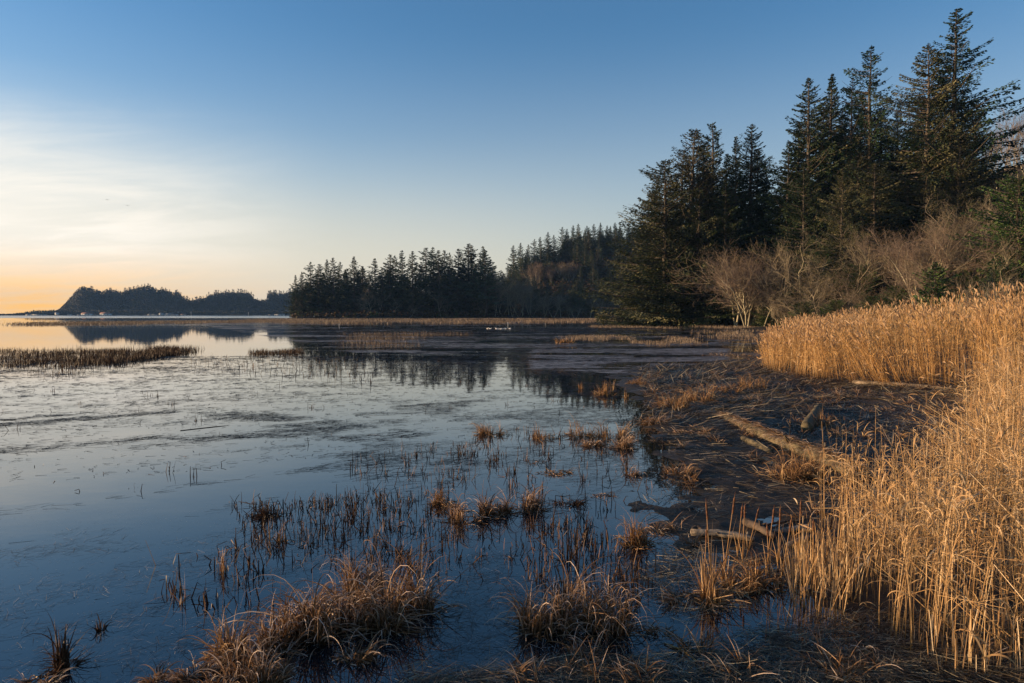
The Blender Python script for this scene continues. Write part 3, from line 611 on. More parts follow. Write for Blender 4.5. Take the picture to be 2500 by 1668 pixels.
# ------------------------------------------------------------------ wooded point: front row then hill
prow = [(722, 672), (738, 664), (760, 640), (778, 645), (798, 634), (815, 630), (832, 640), (868, 627), (885, 650), (917, 632), (935, 655), (953, 622), (965, 625), (985, 612), (1008, 614), (1030, 640),
        (1040, 606), (1060, 604), (1072, 612), (1085, 612), (1098, 618), (1117, 608), (1130, 640), (1145, 596), (1152, 600), (1177, 602), (1186, 612), (1200, 634), (750, 690), (848, 668), (902, 668)]
G_pt = 'spruces along the wooded point'
hints = {722: 'leftmost spruce at the tip of the wooded point', 868: 'spruce with wide crown standing apart left of centre on the wooded point', 917: 'slender spruce alone in the skyline gap of the wooded point',
         1145: 'tallest twin-topped spruce towards the right end of the wooded point', 1177: 'tall spruce beside the twin-topped one on the wooded point'}
for i, (px, pt) in enumerate(sorted(prow)):
    Y = 500 + rnd.uniform(-10, 22); x = PX(px, Y); z = float(zB(np.array(x), np.array(Y))) - .5
    place_conifer(mid_protos[i % 4], (x, Y, z), ZT(pt, Y) - z, rnd.uniform(0, 6), hints.get(px, 'dark spruce, %s from the left tip of the row along the wooded point' % ORD[i]), G_pt, wide=rnd.uniform(.85, 1.4))
for i in range(46):
    px = rnd.uniform(722, 1240); Y = rnd.uniform(505, 550); x = PX(px, Y); z = float(zB(np.array(x), np.array(Y))) - .5
    if px < 760: pt = 690
    else: pt = rnd.uniform(650, 700)
    place_conifer(mid_protos[i % 4], (x, Y, z), ZT(pt, Y) - z, rnd.uniform(0, 6), 'shorter dark spruce filling in behind the row on the wooded point', 'shorter spruces on the wooded point', wide=1.2)
G_hill = 'spruces on the dark hill behind the marsh'
hillsky = [(1255, 600), (1272, 594), (1290, 598), (1305, 585), (1320, 580), (1338, 568), (1352, 575), (1372, 556), (1385, 560), (1398, 552), (1412, 548), (1432, 553), (1450, 548), (1466, 545), (1482, 552), (1500, 545), (1514, 550), (1532, 543), (1548, 548), (1565, 545), (1585, 540)]
for i, (px, pt) in enumerate(hillsky):
    Y = 655 + rnd.uniform(-8, 8); x = PX(px, Y); z = float(zB(np.array(x), np.array(Y))) - 1
    place_conifer(mid_protos[i % 4], (x, Y, z), max(ZT(pt, Y) - z, 14), rnd.uniform(0, 6), 'spruce on the skyline of the dark hill behind the marsh, %s from its left end' % ORD[i], G_hill, wide=.95)
cnt = 0
while cnt < 175:
    px = rnd.uniform(1235, 1600); Y = rnd.uniform(512, 700) if cnt % 2 else rnd.uniform(615, 700); x = PX(px, Y); z = float(zB(np.array(x), np.array(Y))) - 1
    H = rnd.uniform(18, 30)
    ytop = 768 - (z + H - CAM_H) * F / Y
    lim = np.interp(px, [1235, 1260, 1340, 1400, 1600], [650, 604, 574, 556, 548])
    if ytop < lim: continue
    if 1290 < px < 1400 and Y < 640 and 1: 
        if ytop < 672 and rnd.random() < .9: continue
    cnt += 1
    place_conifer(mid_protos[cnt % 4], (x, Y, z), H, rnd.uniform(0, 6), 'dark spruce on the %s %s of the hill behind the marsh' % ('upper' if ytop < 620 else 'middle' if ytop < 660 else 'lower', 'left slope' if px < 1330 else 'central slope' if px < 1450 else 'right slope'), G_hill, wide=1.0)
# grey leafless trees along that shore
gr = [(700, 690), (740, 720), (905, 700), (925, 705), (960, 720), (1005, 735), (1075, 700), (1090, 720), (1215, 655), (1228, 660), (1240, 665), (1252, 660), (1265, 668), (1278, 672), (1292, 672),
      (1210, 715), (1300, 730), (1325, 725), (1330, 700), (1390, 730), (1405, 735), (1440, 712), (1460, 706), (1475, 712), (1505, 725), (1530, 730), (1545, 722), (1350, 700), (1370, 708), (1180, 725)]
gr.sort()
for i, (px, pt) in enumerate(gr):
    Y = 488 + rnd.uniform(0, 14) if i > 3 else 492
    if px == 700: continue
    place_alder(ald[(0, 1, 3)[i % 3]], px, Y, pt, 'grey leafless tree on the far marsh shore, %s from the left' % ORD[i], 'grey leafless trees on the far marsh shore', i * 1.1, 1.0, zf=zB)
for i in range(34):
    px = rnd.uniform(1300, 1400); Y = rnd.uniform(600, 640); pt = rnd.uniform(628, 668)
    place_alder(ald[(2, 4)[i % 2]], px, Y, pt, 'tall brownish leafless tree in the pale patch on the dark hill', 'brown leafless trees on the dark hill', i * .7, .9, zf=zB)

# ------------------------------------------------------------------ far headland trees
G_far = 'small trees on the far headland skyline'
px = 128.0; i = 0
while px < 728:
    pt = np.interp(px, sky_px, sky_py) + rnd.uniform(-2, 7)
    Y = DC + rnd.uniform(-15, 15); x = PX(px, Y); z = float(zC(np.array(x), np.array(Y))) - 1
    H = max(ZT(pt, Y) - z, 7.0)
    r = mesh_obj('headland_tree', far_protos[i % 3][1]); r.location = (x, Y, z - 0.1 * H); s = H * 1.1 / 24.0; r.scale = (s * 1.05, s * 1.05, s); r.rotation_euler = (0, 0, rnd.uniform(0, 6))
    tag(r, 'small dark conifer on the far headland skyline', 'tree', G_far); i += 1; px += rnd.uniform(2.2, 5.6)
for i, px in enumerate([62, 68, 75, 79, 84, 92, 99, 104, 109, 113, 117, 121, 125, 129]):
    Y = 1875.; x = PX(px, Y); z = 1.5; H = ZT(rnd.uniform(762.5, 765.5), Y) - z
    r = mesh_obj('headland_tree', far_protos[2][1]); r.location = (x, Y, z - .5); k_ = max(H, 3) / 24.; r.scale = (k_ * 1.8, k_ * 1.8, k_); tag(r, 'tiny dark tree on the low spit left of the far headland', 'tree', 'tiny trees on the low spit')
def farwood():
    rs = np.random.RandomState(90); n = 42000; x = rs.uniform(PX(125, DC), PX(760, DC), n); y = rs.uniform(1702, 1895, n); z = zC(x, y)
    hh = 4 + 11 * fbm(x * .04, y * .04, 91); hh *= sstep(1250 + x / DC * F, 125, 200) * .8 + .2; h = hh * rs.rand(n)
    k = z > 1.0; x, y, z, h = x[k], y[k], z[k], h[k]; n = len(x)
    c = np.stack([x, y, z + h], -1); d = rs.normal(size=(n, 3)) * [.5, .5, 1]; d /= np.linalg.norm(d, axis=1)[:, None]
    s = np.cross(d, rs.normal(size=(n, 3))); s /= np.linalg.norm(s, axis=1)[:, None]; L = rs.uniform(2, 5, (n, 1))
    V = np.stack([c - d * L * .5, c + s * L * .3, c + d * L * .5, c - s * L * .3], 1); g = Geo()
    tone = np.clip(fbm(x * .02, y * .03, 95) * 2 - .5 + rs.uniform(-.15, .15, n), 0, 1)
    g.add(V.reshape(-1, 3), np.arange(n * 4).reshape(-1, 4), np.repeat(tone, 4), .5)
    tag(mesh_obj('headland_forest', g.mesh('headland_forest', M_farneedle)), 'dense dark forest covering the far headland', kind='stuff')
farwood()

# ------------------------------------------------------------------ far shore buildings
def box_geo(g, c, s, tone=.5):
    x, y, z = c; a, b, h = s[0] / 2, s[1] / 2, s[2]
    V = [(x - a, y - b, z), (x + a, y - b, z), (x + a, y + b, z), (x - a, y + b, z), (x - a, y - b, z + h), (x + a, y - b, z + h), (x + a, y + b, z + h), (x - a, y + b, z + h)]
    g.add(V, [[0, 1, 5, 4], [1, 2, 6, 5], [2, 3, 7, 6], [3, 0, 4, 7], [4, 5, 6, 7], [3, 2, 1, 0]], tone, .5)
def gable_geo(g, c, s, rise, over=.6):
    x, y, z = c; a, b = s[0] / 2 + over, s[1] / 2 + over; th = .35
    V = [(x - a, y - b, z), (x + a, y - b, z), (x + a, y, z + rise), (x - a, y, z + rise), (x - a, y + b, z), (x + a, y + b, z)]
    V += [(p[0], p[1], p[2] + th) for p in V]
    g.add(V, [[6, 7, 8, 9], [9, 8, 11, 10], [0, 3, 2, 1], [3, 4, 5, 2], [0, 1, 7, 6], [4, 10, 11, 5], [1, 2, 8, 7], [2, 5, 11, 8], [0, 6, 9, 3], [3, 9, 10, 4]], .5, .5)
M_white = solid_mat('white siding', (0.50, 0.50, 0.50), (0.66, 0.65, 0.63), .3, bump=.1); M_roofred = solid_mat('red brown roof', (0.16, 0.07, 0.05), (0.24, 0.12, 0.09), .4, bump=.1)
M_roofgrey = solid_mat('grey roof', (0.12, 0.12, 0.13), (0.2, 0.2, 0.2), .4, bump=.1); M_glass = solid_mat('dark window', (0.02, 0.025, 0.03), (0.03, 0.035, 0.04), 1, rough=.15, bump=0, spec=.6)
M_grey = solid_mat('grey shed siding', (0.2, 0.19, 0.18), (0.3, 0.28, 0.26), .4, bump=.1)
def house(px, wpx, wallpx, label, wall=M_white, roof=M_roofgrey, rise=2.5, Y=1694., zb=0.3, depth=12, nm='shore_house', grp='buildings on the far shore', door=True):
    w = wpx / F * Y; h = wallpx / F * Y; r = empty(nm, (PX(px, Y), Y, zb)); tag(r, label, 'building', grp)
    g = Geo(); box_geo(g, (0, 0, 0), (w, depth, h))
    g2 = Geo()
    if rise: gable_geo(g2, (0, 0, h), (w, depth), rise)
    else: box_geo(g2, (0, 0, h), (w + .6, depth + .6, .4))
    mesh_obj('wall', g.mesh('wall', wall), r); mesh_obj('roof', g2.mesh('roof', roof), r)
    nwin = max(1, int(w // 6)); gw = Geo(); box_geo(gw, (0, 0, 0), (1.8, .2, 1.5)); wm = gw.mesh('window', M_glass)
    for k in range(nwin):
        o = mesh_obj('window', wm, r); o.location = (-w / 2 + (k + .5) * w / nwin, -depth / 2 - .08, h * .45)
    if door:
        gd = Geo(); box_geo(gd, (w * .36, -depth / 2 - .1, 0), (min(2.4, w * .2), .2, min(h * .7, 3))); mesh_obj('door', gd.mesh('door', M_glass), r)
house(213, 22, 4.0, 'white boathouse with red roof, left of the two under the headland', roof=M_roofred, rise=3)
house(259, 23, 4.2, 'white boathouse with red roof, right of the two under the headland', roof=M_roofred, rise=3.4)
house(140, 6.5, 6.5, 'tall pale narrow building at the left foot of the headland', rise=1.2, depth=7)
house(97, 34, 2.0, 'long low pale shed on the spit left of the headland', rise=.8)
house(72, 9, 2.0, 'small pale shed at the left end of the spit buildings', rise=.8)
house(172, 6, 2.3, 'small white shed between the tall building and the boathouses', rise=1)
house(197, 10, 2.0, 'low pale lean-to beside the left boathouse', rise=0)
house(236, 12, 1.8, 'low pale shed between the two boathouses', rise=0, wall=M_grey)
house(367, 6, 2.6, 'tiny white hut, leftmost of the harbour cluster', rise=1); house(379, 12, 2.2, 'long white shed in the harbour cluster', rise=.8)
house(395, 7, 4.6, 'white two storey house in the harbour cluster', rise=1.6); house(412, 14, 3.0, 'white gabled house right of the two storey one', rise=2)
house(427, 12, 2.4, 'long low white building at the right of the harbour cluster', rise=1)
house(431, 11, 2.6, 'white house set above the harbour cluster on the slope', rise=1.5, Y=1735., zb=6.5)
house(449, 9, 2.2, 'small white building with reddish roof right of the harbour', rise=1, roof=M_roofred)
house(683, 22, 2.0, 'pale waterside building near the wooded point', rise=1); house(662, 10, 1.6, 'low grey shed left of the waterside building by the point', rise=.5, wall=M_grey)
# piers and poles
M_pile = solid_mat('dark piles', (0.03, 0.025, 0.02), (0.07, 0.055, 0.045), 1)
def pier(px0, px1, Y, label):
    x0, x1 = PX(px0, Y), PX(px1, Y); r = empty('pier', ((x0 + x1) / 2, Y, 0)); tag(r, label, 'pier')
    g = Geo(); box_geo(g, (0, 0, 1.5), (x1 - x0, 3, .4)); mesh_obj('deck', g.mesh('deck', M_pile), r)
    gp = Geo(); tube(gp, [(0, 0, -1), (0, 0, 2.6)], [.3, .3], 6); pm = gp.mesh('pile', M_pile); n = int((x1 - x0) / 5)
    for k in range(n + 1):
        o = mesh_obj('pile', pm, r); o.location = (-(x1 - x0) / 2 + k * (x1 - x0) / n, -1.7, 0)
pier(352, 456, 1655., 'long low pier on piles before the harbour cluster'); pier(560, 655, 1690., 'low breakwater dock right of the harbour')
def post(px, Y, h, r0, label, mat=M_white, nm='post'):
    g = Geo(); tube(g, [(0, 0, -.5), (0, 0, h * .5), (0, 0, h)], [r0, r0, r0 * .8], 6)
    o = mesh_obj(nm, g.mesh(nm, mat)); o.location = (PX(px, Y), Y, 0); tag(o, label, 'post')
post(467, 1690., 10, .35, 'white mast on the far shore right of the harbour'); post(607, 1690., 9, .35, 'pale mast by the far breakwater dock')
post(1240, 170., .9, .07, 'white stake standing in the water left of the blue ducks'); post(828, 160., .7, .05, 'thin pale stake in the marsh channel before the wooded point')
post(1332, 180., .6, .08, 'short grey stub in the channel right of the ducks', M_grey)

# ------------------------------------------------------------------ waterfowl
M_bw = solid_mat('white feathers', (0.6, 0.58, 0.55), (0.75, 0.73, 0.7), 8, bump=0); M_bd = solid_mat('dark feathers', (0.06, 0.06, 0.08), (0.14, 0.14, 0.18), 8, bump=0)
def duck_mesh(mat):
    g = Geo(); pts = [(-.28, 0, .13), (-.2, 0, .09), (-.05, 0, .07), (.1, 0, .08), (.18, 0, .13), (.2, 0, .22), (.22, 0, .27), (.27, 0, .28), (.33, 0, .265)]
    tube(g, pts, [.015, .07, .11, .10, .06, .035, .05, .04, .012], 8); return g.mesh('duck', mat)
dw, dd = duck_mesh(M_bw), duck_mesh(M_bd)
for k, px in enumerate([1190, 1195, 1198, 1211, 1214, 1218, 1222, 1226, 1231, 1235, 1244, 1246]):
    p = W(px, 803.5 + rnd.uniform(-1, 1)); o = mesh_obj('duck', dw); o.location = p; o.rotation_euler = (0, 0, rnd.uniform(-1, 1) + (math.pi if k % 2 else 0)); o.scale = (.75,) * 3
    tag(o, 'small white waterfowl resting in the line on the open channel', 'duck', 'white waterfowl in the channel')
for k, px in enumerate([1243, 1247, 1251, 1255, 1258, 1262, 1266, 1271, 1274]):
    p = W(px, 788 + rnd.uniform(-1, 1)); o = mesh_obj('duck', dd); o.location = p; o.rotation_euler = (0, 0, rnd.uniform(0, 6)); o.scale = (1.4,) * 3
    tag(o, 'small dark waterfowl in the farther line beyond the white stake', 'duck', 'dark waterfowl beyond the stake')
def bird_mesh():
    g = Geo()
    tube(g, [(-.18, 0, 0), (0, 0, 0), (.2, 0, .02)], [.01, .05, .015], 6)
    for s in (-1, 1):
        g.add([(-.06, 0, .02), (.08, 0, .02), (.05, s * .35, .09), (-.07, s * .35, .09)], [[0, 1, 2, 3]], .5, .5)
        g.add([(-.07, s * .35, .09), (.05, s * .35, .09), (-.04, s * .75, .03), (-.07, s * .75, .03)], [[0, 1, 2, 3]], .5, .5)
    return g.mesh('bird', M_grey)
bm_ = bird_mesh()
for px, py, lab in ((268, 490, 'grey bird gliding in the pale sky, the left and higher of two'), (317, 504, 'grey bird gliding in the pale sky, the right and lower of two')):
    Y = 120.; o = mesh_obj('bird', bm_); o.location = (PX(px, Y), Y, ZT(py, Y)); o.rotation_euler = (D2R(8), 0, D2R(90)); tag(o, lab, 'bird', 'gliding birds')

# ------------------------------------------------------------------ marsh grass in the distance
def grass_patch(g, x, y, z, h, w, tone, lean=.25, nseg=2):
    n = len(x); blades(g, np.stack([x, y, z], -1), h, w, R.normal(0, lean, n), R.normal(0, .4, n), R.uniform(0, 6.28, n), nseg, prof='blade', tone=tone)
def img_band(n, pts_top, pts_bot, x0, x1, rs=R, tap=.16):
    px = rs.uniform(x0, x1, n); e = np.minimum(px - x0, x1 - px) / (x1 - x0); px = px[rs.rand(n) < sstep(e, 0, tap) + .02]; n = len(px); a = np.interp(px, *zip(*pts_top)); b = np.interp(px, *zip(*pts_bot)); 
    # sample distance uniformly between the two edges
    da, db = CAM_H * F / (a - 768), CAM_H * F / (b - 768); d = rs.uniform(np.minimum(da, db), np.maximum(da, db)); return (px - 1250) / F * d, d
g = Geo()
x, y = img_band(42000, [(560, 779.5), (720, 778.5), (1000, 777.2), (1300, 776.8), (1600, 777)], [(560, 784), (720, 790), (1000, 791), (1250, 789), (1600, 786)], 560, 1600)
k = fbm(x * .05, y * .02, 101) > .40; x, y = x[k], y[k]; n = len(x)
grass_patch(g, x, y, np.zeros(n), R.uniform(.35, .75, n), .10, np.clip(fbm(x * .1, y * .04, 103) + R.uniform(-.3, .3, n), 0, 1))
x, y = img_band(26000, [(0, 787), (250, 783), (400, 781), (720, 780)], [(0, 796), (250, 793), (400, 792), (720, 786)], 0, 740)
k = fbm(x * .03, y * .012, 105) + .15 * fbm(x * .2, y * .2, 107) > .53; x, y = x[k], y[k]; n = len(x)
grass_patch(g, x, y, np.zeros(n), R.uniform(.25, .6, n), .08, np.clip(fbm(x * .1, y * .04, 103) * .6 + R.uniform(-.3, .3, n), 0, 1))
x, y = img_band(26000, [(1000, 803), (1250, 802), (1560, 793), (1900, 800)], [(1000, 817), (1150, 816), (1300, 809), (1600, 815), (1900, 840)], 1000, 1960)
k = fbm(x * .08, y * .04, 109) > .52; x, y = x[k], y[k]; n = len(x)
grass_patch(g, x, y, np.zeros(n), R.uniform(.2, .55, n), .045, np.clip(fbm(x * .1, y * .04, 113) + R.uniform(-.3, .3, n), 0, 1))
x, y = img_band(22000, [(1350, 822), (1900, 815)], [(1350, 838), (1600, 858), (1900, 880)], 1350, 1900)
k = fbm(x * .15, y * .06, 115) > .55; x, y = x[k], y[k]; n = len(x)
grass_patch(g, x, y, np.zeros(n), R.uniform(.1, .35, n), .03, np.clip(fbm(x * .1, y * .04, 117) + R.uniform(-.3, .3, n), 0, 1), lean=.5)
x, y = img_band(9000, [(800, 815), (1500, 812)], [(800, 850), (1500, 845)], 800, 1500)
k = fbm(x * .06, y * .06, 116) > .56; x, y = x[k], y[k]; n = len(x)
grass_patch(g, x, y, np.zeros(n), R.uniform(.2, .6, n), .02, np.clip(R.uniform(0, .6, n), 0, 1), lean=.15)
tag(mesh_obj('marsh_grass', g.mesh('marsh_grass', M_marsh)), 'low tawny marsh grass in bands across the far water', kind='stuff')
# rust tussock out in the water, and rows of marsh tussock behind
# frosted scum and matted fines lying in patches on the sheltered water
def scum(name, n, top, bot, x0, x1, thr, sx, sy, mat, label, seed, fr):
    px = R.uniform(x0, x1, n); a = np.interp(px, *zip(*top)); b = np.interp(px, *zip(*bot)); q = a + (b - a) * R.rand(n)
    d = CAM_H * F / (q - 768); x = (px - 1250) / F * d
    wx = fbm(x * .03, d * .03, seed + 2) * 2
    dens = fbm(x * fr[0] + wx, d * fr[1] + wx, seed, 5); k = dens > thr + .06 * R.rand(n); x, d = x[k], d[k]; m = len(x)
    a = np.arange(6) / 6 * 2 * math.pi; sc = (d / 100.)[:, None]; jit = R.uniform(.35, 1.15, (m, 6)); el = (sx * R.uniform(.3, 1.3, m))[:, None] * sc ** .7; ew = (sy * R.uniform(.3, 1.2, m))[:, None] * sc
    V = np.stack([x[:, None] + np.cos(a) * el * jit, d[:, None] + np.sin(a) * ew * jit + np.cos(a) * el * jit * .12, np.full((m, 6), .004) + R.uniform(0, .004, (m, 1))], -1).reshape(-1, 3)
    i = (np.arange(m) * 6)[:, None]; Fq = np.vstack([i + np.array([[0, 1, 2, 3]]), i + np.array([[0, 3, 4, 5]])])
    g = Geo(); g.add(V, Fq, np.repeat(np.clip(R.beta(1.5, 2, m), 0, 1), 6), .5)
    tag(mesh_obj(name, g.mesh(name, mat)), label, kind='stuff')
M_scum = leaf_mat('frosted scum', [(0.0, (0.10, 0.08, 0.065)), (0.5, (0.25, 0.21, 0.185)), (1.0, (0.46, 0.41, 0.38))], trans=0.0, rough=0.55, spec=0.3)
scum('frosted_scum', 24000, [(500, 784), (700, 781), (1650, 780)], [(500, 794), (700, 830), (1000, 885), (1500, 912), (1800, 900)], 500, 1900, .535, 1.1, .28, M_scum, 'pale frosted scum in thin streaks over the dark sheltered water', 191, (.05, .22))
scum('floating_film', 9000, [(1300, 850), (1750, 835)], [(1300, 905), (1560, 915), (1750, 880)], 1300, 1780, .49, .9, .25, M_scum, 'curling grey film on the water by the mud', 195, (.10, .35))
# flooded sedge at the left
g = Geo()
x, y = img_band(30000, [(0, 853), (150, 851), (320, 850), (500, 850)], [(0, 926), (100, 918), (200, 912), (300, 890), (400, 872), (500, 860)], -60, 500)
k = fbm(x * .25, y * .12, 121) * .7 + .3 * fbm(x * .9, y * .5, 122) > .40 + .14 * sstep(R.rand(len(x)), 0, 1); x, y = x[k], y[k]
x2, y2 = img_band(1700, [(600, 860), (740, 857)], [(600, 868), (740, 866)], 600, 745); x3, y3 = img_band(500, [(450, 870), (900, 880)], [(450, 900), (900, 940)], 450, 950)
x = np.concatenate([x, x2, x3]); y = np.concatenate([y, y2, y3]); n = len(x)
grass_patch(g, x, y, np.full(n, -.03), R.uniform(.08, .5, n) ** 1.1 * (.5 + .9 * fbm(x * .7, y * .4, 3)), .022, R.rand(n) ** 1.5, lean=.28, nseg=3)
tag(mesh_obj('flooded_sedge', g.mesh('flooded_sedge', M_sedgedark)), 'dark flooded sedge in a long bed at the left', kind='stuff')
# dark broken stubs standing in the near water
g = Geo()
def stub_field(n, pts, hmin, hmax, w, thr=0.0, seed=5, fr=1.2):
    poly = Wn(pts); p = sample_poly(poly, n)
    k = fbm(p[:, 0] * fr, p[:, 1] * fr, seed) > thr; p = p[k]; m = len(p)
    # stubs stand in little bunches
    j = R.randint(0, m, m); mix = R.rand(m) < .7; cen = p[(j // 12) * 12 % m]; p = np.where(mix[:, None], cen + R.normal(0, .05, (m, 2)), p)
    kin = np.where(R.rand(m) < .45, R.uniform(.3, .8, m), 2.0)
    blades(g, np.column_stack([p, np.full(m, -.03)]), hmin * .6 + (hmax - hmin * .6) * R.rand(m) ** 1.6, w * 1.35, R.normal(0, .28, m), R.normal(0, .25, m), R.uniform(0, 6.28, m), 4, prof='stem', tone=R.rand(m) ** 1.3, kink=kin, kinkang=R.uniform(.8, 2.4, m))
stub_field(1900, [(560, 1230), (1080, 1200), (1130, 1290), (1080, 1420), (760, 1400), (600, 1330)], .06, .26, .010)
stub_field(750, [(1280, 1290), (1420, 1260), (1620, 1400), (1540, 1520), (1320, 1500)], .08, .35, .010)
stub_field(650, [(1150, 1060), (1560, 1050), (1600, 1200), (1400, 1290), (1100, 1180)], .08, .32, .011)
stub_field(420, [(850, 1100), (1200, 1080), (1180, 1190), (860, 1200)], .06, .28, .010)
stub_field(130, [(380, 1380), (620, 1330), (700, 1480), (420, 1520)], .08, .35, .012)
stub_field(260, [(0, 950), (1500, 930), (1200, 1200), (0, 1250)], .05, .25, .012)
stub_field(120, [(1080, 1320), (1300, 1300), (1300, 1450), (1080, 1400)], .05, .22, .010)
tag(mesh_obj('reed_stubs', g.mesh('reed_stubs', M_sedgedark)), 'short dark broken stubs poking from the near water', kind='stuff')

# ------------------------------------------------------------------ floating strands and litter
g = Geo()
def floaters(n, pts, seed, thr, length, width, ang=0.25, fr=(.35, 1.4), jit=.35):
    poly = Wn(pts) if not isinstance(pts, np.ndarray) else pts
    p = sample_poly(poly, n, R); c, s = math.cos(ang), math.sin(ang)
    u = p[:, 0] * c + p[:, 1] * s; v = -p[:, 0] * s + p[:, 1] * c
    warp = fbm(p[:, 0] * .25, p[:, 1] * .25, seed + 3) * 3
    dens = fbm(u * fr[0] + warp, v * fr[1] + warp, seed, 5)
    k = dens > thr + .12 * R.rand(n); p = p[k]; m = len(p)
    d = np.hypot(p[:, 0], p[:, 1]); L = length * R.uniform(.4, 1.6, m) * np.clip(d / 12, .5, 6) ** .5
    az = ang + R.normal(0, jit, m)
    blades(g, np.column_stack([p, R.uniform(.004, .02, m)]), L, width * np.clip(d / 12, .7, 8) ** .6, math.pi / 2 - R.uniform(-.04, .05, m), 0.0, az, 2, twist=R.uniform(-.5, .5, m), prof='stem', tone=R.rand(m) ** 1.6)
floaters(20000, [(-150, 870), (1500, 870), (1520, 960), (1100, 1050), (500, 1080), (-200, 1150)], 131, .50, .20, .011, fr=(.35, 1.5), jit=.35)
floaters(16000, [(-150, 870), (1500, 870), (1520, 960), (1100, 1080), (500, 1150), (-200, 1200)], 132, .42, .12, .012, fr=(1.6, 3.2), jit=1.0)
floaters(16000, [(-150, 1000), (600, 1000), (1200, 1080), (1100, 1190), (500, 1290), (-150, 1350)], 135, .54, .22, .009, ang=.45)
floaters(9000, [(850, 1000), (1500, 950), (1600, 1180), (1250, 1300), (900, 1200)], 137, .46, .25, .006)
floaters(30000, [(700, 800), (1900, 800), (1800, 880), (1300, 900), (800, 880)], 139, .52, .5, .012, ang=.15, fr=(.08, .35))
floaters(4500, [(-50, 1350), (900, 1250), (1000, 1680), (-50, 1700)], 141, .48, .16, .0035, ang=.6, fr=(.8, 1.8), jit=.9)
floaters(2500, [(1150, 1350), (1650, 1350), (1650, 1620), (950, 1680)], 143, .42, .2, .004, ang=.3, fr=(.8, 1.8), jit=.9)
tag(mesh_obj('floating_stalks', g.mesh('floating_stalks', M_float)), 'thin dark stalks and debris drifting in streaks on the water', kind='stuff')
g = Geo()
floaters(3600, [(-50, 1300), (700, 1280), (1000, 1690), (-50, 1690)], 161, .40, .13, .0035, ang=.8, fr=(.9, 1.6), jit=.8)
floaters(1800, [(900, 1320), (1600, 1330), (1650, 1620), (950, 1690)], 163, .42, .13, .0035, ang=.3, fr=(.9, 1.6), jit=1.0)
tag(mesh_obj('pale_threads', g.mesh('pale_threads', leaf_mat('pale straw threads', [(0.0, (0.10, 0.08, 0.06)), (1.0, (0.45, 0.40, 0.36))], trans=0.0))), 'fine pale straw threads drifting on the near water', kind='stuff')
g = Geo(); p = sample_poly(Wn([(-100, 1250), (1400, 1200), (1500, 1690), (-100, 1700)]), 2600); n = len(p)
blades(g, np.column_stack([p, np.full(n, .004)]), R.uniform(.004, .014, n), .007, math.pi / 2 - .01, 0, R.uniform(0, 6.28, n), 1, twist=0, prof='stem')
tag(mesh_obj('foam_flecks', g.mesh('foam_flecks', M_fleck)), 'tiny pale flecks scattered on the near water', kind='stuff')
# litter lying on the mud
g = Geo()
def litter(n, pts, seed, thr, length, width, jit, ang=.2, tonep=1.5, up=.05):
    p = sample_poly(Wn(pts), n); k = fbm(p[:, 0] * .9, p[:, 1] * .9, seed) > thr + .15 * R.rand(n); p = p[k]; m = len(p)
    z = np.maximum(mud_z(p[:, 0], p[:, 1]), 0.0) + R.uniform(.006, .05, m); d = np.hypot(p[:, 0], p[:, 1])
    flow = ang + (fbm(p[:, 0] * .5, p[:, 1] * .5, seed + 9) - .5) * 5
    blades(g, np.column_stack([p, z]), length * R.uniform(.3, 1.7, m) * np.clip(d / 9, .7, 3) ** .5, width * R.uniform(.5, 1.5, m) * np.clip(d / 9, .7, 4) ** .7, math.pi / 2 + R.normal(0, up, m) - .03, R.normal(0, .15, m), flow + R.normal(0, jit, m), 3,
           twist=R.uniform(-.8, .8, m), prof='stem', tone=R.rand(m) ** tonep)
litter(42000, [(1560, 900), (1900, 880), (2450, 960), (2300, 1300), (1950, 1480), (1640, 1380), (1540, 1230), (1640, 1160)], 151, .28, .22, .007, .6, tonep=1.0, up=.10)
litter(15000, [(1000, 1668), (1550, 1580), (2000, 1500), (2500, 1500), (2600, 1720), (900, 1720)], 153, .33, .15, .0055, .8, tonep=1.1, up=.09)
litter(6000, [(1560, 900), (1900, 880), (1950, 1000), (1700, 1060), (1560, 1050)], 155, .3, .35, .01, .7, tonep=.8, up=.22)
litter(2600, [(1640, 1330), (1950, 1400), (1900, 1520), (1640, 1520), (1540, 1400)], 157, .3, .22, .005, 1.0, tonep=.6, up=.2)
litter(2200, [(950, 1640), (1600, 1590), (2300, 1590), (2500, 1668), (1000, 1680)], 159, .3, .25, .005, .7, tonep=.5, up=.15)
tag(mesh_obj('straw_litter', g.mesh('straw_litter', M_litter)), 'matted dead stalks lying over the mud', kind='stuff')

